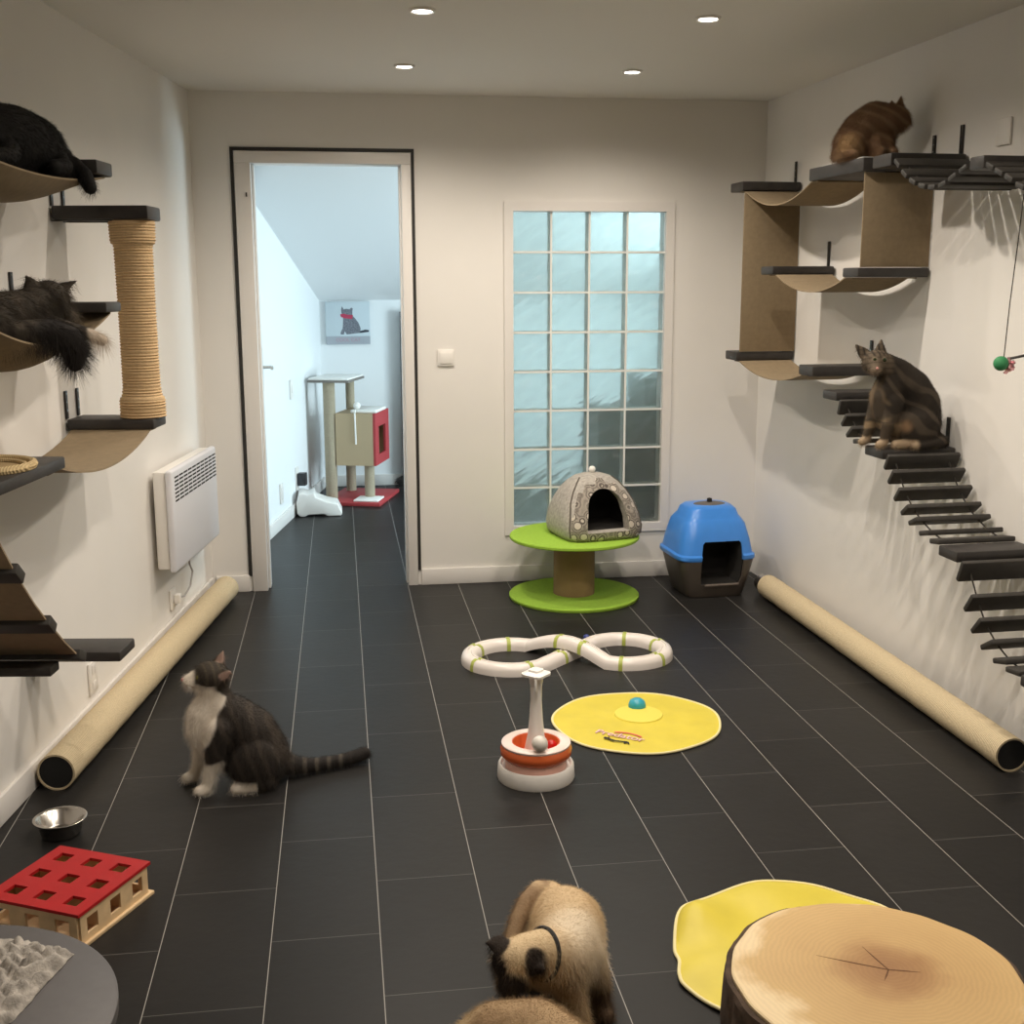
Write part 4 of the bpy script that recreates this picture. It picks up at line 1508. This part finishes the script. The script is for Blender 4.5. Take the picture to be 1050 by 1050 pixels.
def hash_noise(P, f, seed=0):
    """smooth value noise in 3-D"""
    Q = P * f + seed * 17.3
    I = np.floor(Q).astype(np.int64)
    U = Q - I
    U = U * U * (3 - 2 * U)

    def h(i, j, k):
        n = (i * 73856093) ^ (j * 19349663) ^ (k * 83492791) ^ (seed * 2654435)
        n = (n ^ (n >> 13)) * 1274126177
        return ((n ^ (n >> 16)) & 0xffff) / 65535.0
    out = 0
    for a in (0, 1):
        for b in (0, 1):
            for c in (0, 1):
                w = (U[:, 0] if a else 1 - U[:, 0]) * (U[:, 1] if b else 1 - U[:, 1]) * (U[:, 2] if c else 1 - U[:, 2])
                out = out + w * h(I[:, 0] + a, I[:, 1] + b, I[:, 2] + c)
    return out


def sstep(a, b, x):
    t = np.clip((x - a) / (b - a), 0, 1)
    return t * t * (3 - 2 * t)


def mixc(c, d, t):
    t = np.asarray(t)[:, None]
    return c * (1 - t) + np.array(d) * t


def base(P, c):
    return np.tile(np.array(c, float), (len(P), 1))


def near(P, c, r0, r1):
    d = np.linalg.norm(P - np.array(c), axis=1)
    return 1 - sstep(r0, r1, d)


def segd(P, a, b):
    a, b = np.array(a, float), np.array(b, float)
    ab = b - a
    t = np.clip((P - a) @ ab / (ab @ ab), 0, 1)
    return np.linalg.norm(P - (a + t[:, None] * ab), axis=1)


def eyeball(parent, c, r, m, origin, name='eye'):
    return MB().sphere(tuple(np.array(c) - np.array(origin)), r, 14, 10).build(name, m, parent)


# --- tabby and white cat sitting on the floor, looking up to the left
B = Body()
B.ell((.180, 3.605, .090), (.088, .088, .088))
B.chain(((.185, 3.605, .10), .080), ((.155, 3.605, .165), .079), ((.105, 3.603, .215), .070), ((.062, 3.60, .255), .055), ((.050, 3.598, .30), .044), ((.036, 3.598, .345), .042))
B.chain(((.045, 3.598, .29), .044), ((.018, 3.598, .235), .055), ((.012, 3.60, .19), .055), ((.045, 3.60, .13), .055), ((.12, 3.60, .09), .06))
B.ell((.042, 3.597, .360), (.055, .051, .045), (0, math.radians(18), 0))
B.chain(((.015, 3.597, .352), .034), ((-.012, 3.596, .350), .025), ((-.026, 3.596, .349), .0185))
B.ell((-.012, 3.580, .345), (.020, .016, .015)).ell((-.012, 3.612, .345), (.020, .016, .015))
B.ear((.055, 3.628, .376), (.078, 3.643, .424), .029, (-.55, -.75, .4))
B.ear((.070, 3.568, .364), (.108, 3.545, .386), .030, (-.35, -.75, .6))
B.chain(((.065, 3.552, .20), .046), ((.050, 3.540, .14), .034), ((.034, 3.535, .085), .022), ((.022, 3.530, .035), .0165), ((.016, 3.527, .020), .018), ((-.002, 3.520, .017), .0175))
B.chain(((.035, 3.645, .20), .046), ((.005, 3.648, .13), .030), ((-.012, 3.642, .08), .021), ((-.024, 3.636, .035), .0165), ((-.032, 3.632, .020), .018), ((-.052, 3.626, .017), .0175))
B.ell((.165, 3.540, .085), (.078, .042, .085), (0, .2, 0))
B.ell((.175, 3.668, .085), (.078, .042, .085), (0, .2, 0))
B.chain(((.20, 3.535, .026), .026), ((.15, 3.526, .019), .019), ((.108, 3.518, .018), .018))
B.chain(((.20, 3.675, .026), .026), ((.12, 3.68, .018), .018))
B.chain(((.235, 3.62, .055), .040), ((.285, 3.632, .034), .030), ((.34, 3.648, .026), .024), ((.41, 3.672, .023), .021), ((.47, 3.695, .025), .023), ((.505, 3.712, .030), .022))


def col1(P):
    x, y, z = P[:, 0], P[:, 1], P[:, 2]
    nz = hash_noise(P, 26, 1)
    n2 = hash_noise(P, 9, 2)
    st = np.sin((x * 1.0 + z * .35) * 150 + 4 * n2 + 2 * nz)
    c = base(P, (.034, .028, .024))
    c = mixc(c, (.066, .053, .043), sstep(.1, .8, st) * .7)
    c = mixc(c, (.018, .015, .013), sstep(.75, .95, n2) * .6)
    # tail bands
    tl = sstep(.26, .30, x) * (z < .075)
    c = mixc(c, (.020, .017, .015), tl)
    c = mixc(c, (.075, .063, .052), tl * sstep(.2, .7, np.sin(x * 165)) * (1 - sstep(.44, .47, x)))
    # dark head
    hd_ = sstep(.318, .332, z)
    c = mixc(c, (.042, .034, .026), hd_)
    c = mixc(c, (.085, .068, .048), hd_ * sstep(.3, .9, np.sin(x * 260 + y * 120)) * .7)
    white = (.80, .73, .64)
    w = np.zeros(len(P))
    edge = np.interp(z, [.08, .12, .15, .19, .23, .27, .30, .325], [.02, .018, .022, .040, .056, .072, .080, .050]) + (nz - .5) * .022
    w = np.maximum(w, (1 - sstep(-.006, .006, x - edge)) * (z < .34) * (z > .10))
    w = np.maximum(w, (1 - sstep(.098, .108, z + (nz - .5) * .02)) * (x < .075))
    w = np.maximum(w, (1 - sstep(.036, .046, z + (nz - .5) * .01)) * (x < .175))
    w = np.maximum(w, (1 - sstep(-.010, .0, x + (nz - .5) * .01)) * (z > .30))
    w = np.maximum(w, (1 - sstep(.332, .342, z - (.035 - np.clip(x, -.05, .035)) * .25)) * (x < .05) * (z > .29))
    c = mixc(c, white, w)
    for bs_, tp in (((.055, 3.620, .376), (.078, 3.635, .424)), ((.068, 3.558, .366), (.106, 3.535, .388))):
        e = 1 - sstep(.010, .017, segd(P, np.array(bs_) + (np.array(tp) - np.array(bs_)) * .35, tp))
        c = mixc(c, (.40, .27, .22), e * .75)
    return c


O1 = (.15, 3.60, 0.0)
c1 = B.make('cat', col1, O1, 'grey tabby and white cat sitting on the floor gazing up at the left wall', fur=(30000, .0095, (0, 0, -.003), .4))
eyeball(c1, (.006, 3.566, .367), .0075, EYEY, O1)
eyeball(c1, (.004, 3.628, .367), .0075, EYEY, O1)
MB().sphere(tuple(np.array((-.0435, 3.596, .352)) - np.array(O1)), .006, 12, 8).build('nose', NOSEP, c1)

# --- brown tabby seated on the shelf of the slat bridge
B = Body()
zb = .947
B.ell((2.585, 4.13, zb + .085), (.080, .078, .085))
B.chain(((2.59, 4.13, zb + .09), .076), ((2.578, 4.13, zb + .155), .078), ((2.545, 4.128, zb + .215), .070), ((2.490, 4.122, zb + .268), .055), ((2.445, 4.118, zb + .295), .046), ((2.405, 4.112, zb + .312), .044))
B.chain(((2.47, 4.12, zb + .25), .055), ((2.445, 4.12, zb + .19), .055), ((2.465, 4.12, zb + .12), .056), ((2.52, 4.12, zb + .08), .06))
B.ell((2.388, 4.102, zb + .316), (.046, .044, .042))
B.chain(((2.380, 4.085, zb + .308), .033), ((2.371, 4.062, zb + .297), .021), ((2.368, 4.053, zb + .293), .016))
B.ell((2.360, 4.068, zb + .292), (.015, .016, .013)).ell((2.384, 4.064, zb + .292), (.015, .016, .013))
B.ear((2.352, 4.118, zb + .344), (2.322, 4.128, zb + .376), .020, (-.3, -1, .3))
B.ear((2.412, 4.115, zb + .350), (2.418, 4.125, zb + .392), .021, (-.1, -1, .2))
B.chain(((2.460, 4.088, zb + .17), .040), ((2.445, 4.078, zb + .11), .027), ((2.432, 4.075, zb + .06), .0175), ((2.424, 4.075, zb + .022), .015), ((2.408, 4.070, zb + .016), .0155))
B.chain(((2.445, 4.160, zb + .17), .040), ((2.420, 4.165, zb + .10), .025), ((2.405, 4.165, zb + .05), .0165), ((2.398, 4.165, zb + .020), .015), ((2.384, 4.162, zb + .016), .0155))
B.ell((2.560, 4.072, zb + .078), (.075, .042, .078))
B.ell((2.565, 4.188, zb + .078), (.075, .042, .078))
B.chain(((2.57, 4.068, zb + .022), .022), ((2.51, 4.062, zb + .018), .018), ((2.465, 4.060, zb + .017), .017))
B.chain(((2.63, 4.11, zb + .035), .032), ((2.655, 4.075, zb + .022), .022), ((2.62, 4.052, zb + .019), .019), ((2.56, 4.040, zb + .016), .015), ((2.53, 4.036, zb + .014), .013))


def col3(P):
    x, y, z = P[:, 0], P[:, 1], P[:, 2] - zb
    nz = hash_noise(P, 30, 3)
    n2 = hash_noise(P, 13, 4)
    n3 = hash_noise(P, 7, 5)
    c = base(P, (.034, .027, .021))
    sw = np.sin((z * .7 + x * .5) * 85 + 15 * n3 + 5 * n2)
    c = mixc(c, (.105, .082, .060), sstep(.2, .8, sw) * .65)
    c = mixc(c, (.015, .012, .010), sstep(.62, .85, n2) * .6)
    hd_ = sstep(.262, .285, z) * (1 - sstep(2.43, 2.46, x))
    hc = mixc(base(P, (.125, .095, .066)), (.030, .024, .019), sstep(.1, .7, np.sin((x - 2.388) * 330 + (z * 40))) * sstep(.325, .345, z))
    hc = mixc(hc, (.035, .027, .020), sstep(.3, .8, np.sin(z * 330 + y * 80)) * .55)
    c = c * (1 - hd_)[:, None] + hc * hd_[:, None]
    c = mixc(c, (.26, .20, .145), near(P, (2.369, 4.050, zb + .285), .014, .026) * .9)
    for e in ((2.371, 4.071, zb + .326), (2.405, 4.066, zb + .326)):
        c = mixc(c, (.25, .2, .14), near(P, e, .008, .015) * .6)
    tan = (.30, .215, .13)
    ch = (1 - sstep(2.40, 2.425, x - (.27 - z) * .12 + (nz - .5) * .03)) * (z < .262) * (z > .10)
    c = mixc(c, tan, ch * .55 * sstep(.3, .6, hash_noise(P, 20, 31)))
    legs = (1 - sstep(.085, .10, z)) * (1 - sstep(2.475, 2.50, x))
    c = mixc(c, tan, legs * .85)
    c = mixc(c, (.030, .024, .019), legs * sstep(.50, .70, hash_noise(P, 34, 33)) * .85)
    paw = (1 - sstep(.030, .04, z)) * (1 - sstep(2.53, 2.55, x))
    c = mixc(c, (.36, .27, .18), paw)
    c = mixc(c, (.30, .19, .11), near(P, (2.485, 4.035, zb + .085), .018, .042) * .8)
    return c


O3 = (2.55, 4.13, zb)
c3 = B.make('cat', col3, O3, 'brown tabby cat sitting on a dark shelf of the right wall slat bridge', voxel=.0038, smooth=5, fur=(30000, .0055, (0, 0, -.002), .4), seed=3)
for e in ((2.369, 4.064, zb + .3245), (2.404, 4.0595, zb + .3245)):
    eyeball(c3, e, .0072, EYE, O3)
MB().sphere(tuple(np.array((2.3675, 4.0375, zb + .296)) - np.array(O3)), .0052, 12, 8).build('nose', NOSEP, c3)

# --- seal point cat standing with its back arched, head bent down
B = Body()
B.ell((.928, 2.41, .135), (.084, .082, .076))
B.chain(((.926, 2.40, .142), .076), ((.920, 2.34, .152), .080), ((.908, 2.27, .156), .074), ((.885, 2.215, .168), .064), ((.845, 2.190, .196), .050), ((.805, 2.175, .205), .044))
B.ell((.783, 2.165, .203), (.050, .046, .044))
B.chain(((.775, 2.150, .190), .033), ((.766, 2.132, .166), .022), ((.762, 2.124, .155), .016))
B.ell((.754, 2.135, .166), (.014, .014, .014)).ell((.776, 2.130, .165), (.014, .014, .014))
B.ear((.752, 2.172, .232), (.722, 2.168, .246), .023, (-.1, -.6, .8))
B.ear((.806, 2.150, .212), (.834, 2.118, .206), .026, (.1, -.7, .7))
B.chain(((.945, 2.25, .15), .040), ((.968, 2.25, .10), .026), ((.976, 2.248, .05), .021), ((.980, 2.244, .022), .021), ((.982, 2.228, .018), .020))
B.chain(((.895, 2.20, .14), .036), ((.908, 2.175, .08), .022), ((.921, 2.165, .04), .020), ((.922, 2.155, .020), .019), ((.920, 2.138, .018), .018))
B.ell((.970, 2.41, .11), (.040, .068, .075))
B.ell((.880, 2.41, .11), (.040, .068, .075))
B.chain(((.975, 2.44, .08), .032), ((.985, 2.475, .05), .022), ((.985, 2.46, .022), .019), ((.982, 2.415, .018), .019))
B.chain(((.855, 2.44, .08), .032), ((.850, 2.475, .05), .022), ((.850, 2.46, .022), .019), ((.850, 2.415, .018), .019))
B.chain(((.905, 2.462, .175), .030), ((.878, 2.455, .190), .024), ((.845, 2.425, .182), .021), ((.818, 2.385, .160), .019), ((.798, 2.345, .132), .018), ((.783, 2.31, .105), .017), ((.772, 2.28, .08), .015))


def col2(P):
    x, y, z = P[:, 0], P[:, 1], P[:, 2]
    nz = hash_noise(P, 30, 6)
    cream = (.66, .50, .31)
    brown = (.030, .021, .017)
    c = base(P, cream)
    c = mixc(c, (.72, .63, .50), near(P, (.93, 2.24, .17), .05, .12) * .7)
    c = mixc(c, (.48, .33, .18), sstep(.19, .23, z + (nz - .5) * .02) * (y > 2.30) * .35)
    td = np.minimum.reduce([segd(P, (.885, 2.460, .188), (.845, 2.425, .182)), segd(P, (.845, 2.425, .182), (.798, 2.345, .132)), segd(P, (.798, 2.345, .132), (.772, 2.28, .08))])
    c = mixc(c, (.22, .135, .075), (1 - sstep(.022, .028, td)) * .85)
    fl_ = np.minimum(segd(P, (.972, 2.247, .075), (.982, 2.228, .0)), 9)
    c = mixc(c, brown, (1 - sstep(.060, .085, z + (nz - .5) * .02)) * (x > .94) * (y < 2.33))
    c = mixc(c, (.20, .13, .08), (1 - sstep(.08, .13, z)) * (x > .94) * .6)
    c = mixc(c, (.35, .23, .12), (1 - sstep(.05, .10, z)) * (x < .94) * .6)
    c = mixc(c, brown, (1 - sstep(.035, .045, z)) * (y > 2.36))
    hd_ = (1 - sstep(.83, .85, x)) * (y < 2.23)
    m_ = np.maximum(near(P, (.764, 2.125, .165), .030, .046), near(P, (.745, 2.148, .20), .022, .036))
    c = mixc(c, brown, m_ * hd_)
    for bs_, tp in (((.752, 2.172, .232), (.722, 2.168, .246)), ((.806, 2.150, .212), (.834, 2.118, .206))):
        e = 1 - sstep(.025, .031, segd(P, np.array(bs_) + (np.array(tp) - np.array(bs_)) * .25, tp))
        c = mixc(c, brown, e * hd_)
    return c


O2 = (.91, 2.34, 0)
c2 = B.make('cat', col2, O2, 'cream seal point cat with dark ears standing arched, head bowed, in the foreground', fur=(42000, .0085, (0, 0, -.0034), .38), seed=5)
# collar round the neck
ax = Vector((-.045, -.022, .016)).normalized()
u_ = ax.cross(Vector((0, 0, 1))).normalized()
v_ = ax.cross(u_)
cc = Vector((.842, 2.190, .196)) - Vector(O2)
MB().tube([cc + u_ * .0500 * math.cos(2 * PI * k / 40) + v_ * .0500 * math.sin(2 * PI * k / 40) for k in range(40)], .0055, 8, closed=True).build('collar', COLLAR, c2)

# --- second cream cat lying in front of it, mostly out of the frame
B = Body()
B.chain(((.735, 2.075, .090), .080), ((.795, 2.050, .098), .086), ((.838, 1.98, .100), .084), ((.850, 1.90, .105), .070), ((.835, 1.83, .135), .052), ((.815, 1.79, .15), .046))
B.ell((.690, 2.075, .072), (.055, .075, .072))
B.ell((.850, 2.03, .06), (.05, .08, .06))
B.ell((.805, 1.775, .150), (.045, .048, .042))
B.chain(((.80, 1.755, .142), .03), ((.795, 1.735, .135), .02))
B.ear((.835, 1.785, .18), (.855, 1.79, .225), .02, (0, -1, .2)).ear((.775, 1.785, .18), (.755, 1.79, .225), .02, (0, -1, .2))
B.chain(((.66, 2.06, .03), .026), ((.645, 2.0, .02), .020), ((.655, 1.95, .02), .02))
B.chain(((.87, 1.87, .06), .035), ((.88, 1.80, .025), .022), ((.88, 1.74, .02), .02))
B.chain(((.78, 1.85, .06), .035), ((.76, 1.79, .025), .022), ((.755, 1.73, .02), .02))
B.chain(((.71, 2.13, .05), .03), ((.65, 2.12, .028), .022), ((.61, 2.05, .02), .019), ((.60, 1.97, .02), .018))


def col2b(P):
    x, y, z = P[:, 0], P[:, 1], P[:, 2]
    nz = hash_noise(P, 22, 8)
    n2 = hash_noise(P, 9, 9)
    c = base(P, (.40, .275, .155))
    c = mixc(c, (.24, .15, .08), sstep(.35, .75, n2 + (nz - .5) * .3) * .55)
    c = mixc(c, (.60, .45, .27), near(P, (.68, 2.1, .11), .02, .06) * .7)
    c = mixc(c, (.03, .02, .016), near(P, (.795, 1.735, .135), .03, .05))
    c = mixc(c, (.05, .035, .025), (1 - sstep(.03, .05, z)) * (y < 1.9))
    return c


B.make('cat', col2b, (.79, 1.98, 0), 'tan cat lying on the tiles in front of the arched seal point cat', fur=(36000, .012, (0, 0, -.0045), .42), seed=6).location.y -= .014

# --- ginger cat hunched high on the right wall
B = Body()
zg = 2.008
B.ell((2.455, 4.52, zg + .068), (.072, .085, .068))
B.chain(((2.440, 4.53, zg + .065), .064), ((2.478, 4.51, zg + .110), .076), ((2.515, 4.49, zg + .138), .076), ((2.545, 4.46, zg + .142), .062), ((2.566, 4.43, zg + .145), .052))
B.chain(((2.53, 4.47, zg + .08), .055), ((2.50, 4.48, zg + .06), .055))
B.ell((2.570, 4.425, zg + .148), (.048, .046, .044))
B.chain(((2.585, 4.405, zg + .135), .028), ((2.595, 4.39, zg + .128), .018))
B.ear((2.588, 4.44, zg + .180), (2.594, 4.445, zg + .228), .019, (-.3, -1, .1))
B.ear((2.548, 4.415, zg + .178), (2.538, 4.405, zg + .205), .018, (-.2, -1, .2))
B.ell((2.43, 4.475, zg + .05), (.055, .045, .05))
B.chain(((2.535, 4.44, zg + .06), .034), ((2.545, 4.41, zg + .02), .020), ((2.55, 4.39, zg + .018), .018))
B.chain(((2.505, 4.44, zg + .06), .034), ((2.50, 4.405, zg + .02), .020), ((2.50, 4.385, zg + .018), .018))
B.chain(((2.41, 4.56, zg + .03), .028), ((2.385, 4.52, zg + .02), .020), ((2.388, 4.46, zg + .018), .018), ((2.41, 4.42, zg + .016), .016))


def colg(P):
    n2 = hash_noise(P, 12, 11)
    nz = hash_noise(P, 30, 12)
    st = np.sin((P[:, 0] * .8 + P[:, 2]) * 130 + 5 * n2)
    c = base(P, (.20, .118, .066))
    c = mixc(c, (.30, .195, .115), sstep(.1, .8, st) * .7)
    c = mixc(c, (.12, .055, .025), sstep(.6, .9, n2) * .5)
    c = mixc(c, (.42, .27, .13), near(P, (2.41, 4.47, zg + .05), .03, .06) * .7)
    return c


B.make('cat', colg, (2.49, 4.48, zg), 'ginger cat hunched on the highest shelf of the right wall', fur=(24000, .009, (0, 0, -.003), .45), seed=7)


# --- left wall cats, positions along the wall
def LWp(o, s, z):
    return tuple(WL(o, s, z))


B = Body()
B.chain((LWp(.150, -2.25, 1.893), .050), (LWp(.15, -2.32, 1.912), .078), (LWp(.15, -2.38, 1.925), .092), (LWp(.15, -2.52, 1.928), .097), (LWp(.15, -2.66, 1.922), .090), (LWp(.15, -2.76, 1.925), .070), (LWp(.16, -2.84, 1.95), .055))
B.ell(LWp(.165, -2.87, 1.96), (.05, .05, .045))
B.chain((LWp(.18, -2.90, 1.95), .03), (LWp(.19, -2.925, 1.942), .02))
B.ear(LWp(.13, -2.87, 1.99), LWp(.115, -2.87, 2.03), .02, tuple(-TL))
B.ear(LWp(.20, -2.87, 1.99), LWp(.215, -2.87, 2.03), .02, tuple(-TL))
B.ell(LWp(.200, -2.36, 1.895), (.055, .070, .055))
B.chain((LWp(.225, -2.40, 1.885), .038), (LWp(.265, -2.45, 1.868), .024), (LWp(.26, -2.52, 1.862), .02))
B.chain((LWp(.22, -2.72, 1.88), .035), (LWp(.25, -2.80, 1.862), .022), (LWp(.24, -2.87, 1.858), .02))
B.chain((LWp(.20, -2.34, 1.895), .036), (LWp(.26, -2.37, 1.878), .028), (LWp(.298, -2.39, 1.850), .024), (LWp(.316, -2.40, 1.815), .019))


def colb(P):
    return base(P, (.010, .009, .0085)) + (hash_noise(P, 25, 13) * .005)[:, None]


B.make('cat', colb, LWp(.15, -2.5, 1.83), 'black cat lying curled in the topmost canvas hammock on the left', fur=(16000, .009), seed=8)

B = Body()
B.chain((LWp(.155, -3.0, 1.470), .054), (LWp(.155, -2.86, 1.464), .066), (LWp(.160, -2.72, 1.466), .065), (LWp(.185, -2.62, 1.478), .056), (LWp(.21, -2.56, 1.500), .048))
B.ell(LWp(.225, -2.535, 1.512), (.054, .054, .048))
B.chain((LWp(.240, -2.520, 1.490), .034), (LWp(.258, -2.505, 1.474), .022), (LWp(.265, -2.498, 1.467), .017))
B.ear(LWp(.245, -2.50, 1.535), LWp(.285, -2.475, 1.558), .020, tuple(NL * -.3 - TL + Vector((0, 0, .4))))
B.ear(LWp(.195, -2.57, 1.545), LWp(.20, -2.615, 1.572), .020, tuple(-TL + NL * .5))
B.ell(LWp(.195, -2.83, 1.455), (.052, .075, .045))
B.chain((LWp(.21, -2.62, 1.45), .036), (LWp(.27, -2.56, 1.430), .024), (LWp(.305, -2.52, 1.418), .019), (LWp(.325, -2.50, 1.408), .018), (LWp(.345, -2.475, 1.392), .0165))
B.chain((LWp(.22, -2.86, 1.43), .03), (LWp(.27, -2.80, 1.432), .030), (LWp(.305, -2.74, 1.428), .034), (LWp(.325, -2.69, 1.408), .038), (LWp(.335, -2.67, 1.375), .036), (LWp(.335, -2.675, 1.34), .022))


def colt(P):
    n2 = hash_noise(P, 14, 15)
    nz = hash_noise(P, 32, 16)
    d = P - np.array(W0)
    s_ = d @ np.array(TL)
    o_ = d @ np.array(NL)
    z = P[:, 2]
    c = base(P, (.060, .049, .038))
    c = mixc(c, (.025, .020, .016), sstep(.1, .8, np.sin(s_ * 130 + 5 * n2 + z * 50)) * .7)
    c = mixc(c, (.13, .105, .08), sstep(.6, .9, nz) * .5)
    tl = sstep(.285, .30, o_) * (s_ < -2.60)
    c = mixc(c, (.020, .017, .015), tl)
    c = mixc(c, (.55, .47, .38), sstep(.318, .326, o_) * (s_ > -2.56))
    c = mixc(c, (.26, .21, .155), near(P, LWp(.268, -2.495, 1.468), .012, .026) * .8)
    c = mixc(c, (.17, .135, .10), near(P, LWp(.245, -2.49, 1.515), .012, .030) * .55)
    c = mixc(c, (.15, .125, .10), near(P, LWp(.205, -2.585, 1.545), .010, .026) * .6)
    return c


OT = LWp(.18, -2.72, 1.40)
c5 = B.make('cat', colt, OT, 'long haired grey tabby cat lying in the middle left hammock, tail hanging', fur=(24000, .018, (0, 0, -.007), .5), seed=9)
eyeball(c5, LWp(.262, -2.524, 1.498), .006, EYE, OT)

# --- fluffy dark tail tip seen low at the right door jamb
B = Body()
B.chain(((.96, 8.90, .09), .030), ((.915, 8.90, .075), .034), ((.885, 8.90, .07), .026))


def cold(P):
    return base(P, (.045, .040, .036)) + (hash_noise(P, 40, 21) * .03)[:, None]


fb = B.make('fluffy_toy', cold, (.92, 8.90, 0), 'small dark fluffy ball low beside the right door jamb in the next room', cat='fluffy toy', fur=(2500, .014), seed=10)

# ------------------------------------------------------------------ camera, world, view
W_ = bpy.data.worlds.new('World')
bpy.context.scene.world = W_
W_.use_nodes = True
bg = W_.node_tree.nodes['Background']
bg.inputs[0].default_value = (.60, .80, 1.0, 1)
bg.inputs[1].default_value = 1.0

cam = bpy.data.cameras.new('camera')
co = bpy.data.objects.new('camera', cam)
COL.objects.link(co)
F_PX, YAW, PITCH, ROLL = 1216.708, 0.142463249, 0.192254853, -0.002858171
cam.sensor_fit = 'HORIZONTAL'
cam.sensor_width = 36
cam.lens = 36 * F_PX / 1050
cam.clip_start = .02
fwd = Vector((math.sin(YAW) * math.cos(PITCH), math.cos(YAW) * math.cos(PITCH), -math.sin(PITCH)))
rt = Vector((math.cos(YAW), -math.sin(YAW), 0))
upv = rt.cross(fwd)
r2 = rt * math.cos(ROLL) + upv * math.sin(ROLL)
u2 = -rt * math.sin(ROLL) + upv * math.cos(ROLL)
M = Matrix((r2, u2, -fwd)).transposed().to_4x4()
M.translation = Vector((.46595, 0, 1.55393))
co.matrix_world = M
bpy.context.scene.camera = co
bpy.context.view_layer.update()
_dg = bpy.context.evaluated_depsgraph_get()
for fo_ in [o for o in bpy.data.objects if o.type == 'FONT']:
    me_ = bpy.data.meshes.new_from_object(fo_.evaluated_get(_dg))
    nm_ = fo_.name
    fo_.name = 'old'
    no_ = bpy.data.objects.new(nm_, me_)
    COL.objects.link(no_)
    no_.parent = fo_.parent
    no_.location = fo_.location
    no_.rotation_euler = fo_.rotation_euler
    bpy.data.objects.remove(fo_, do_unlink=True)

sc = bpy.context.scene
sc.view_settings.view_transform = 'Standard'
sc.view_settings.look = 'None'
sc.view_settings.gamma = 1
sc.view_settings.use_curve_mapping = False
sc.view_settings.exposure = 0.0
sc.cycles.use_denoising = True
sc.cycles.max_bounces = 10
sc.cycles.diffuse_bounces = 5
sc.cycles.transmission_bounces = 8
sc.cycles.sample_clamp_indirect = 6
sc.cycles.caustics_reflective = False
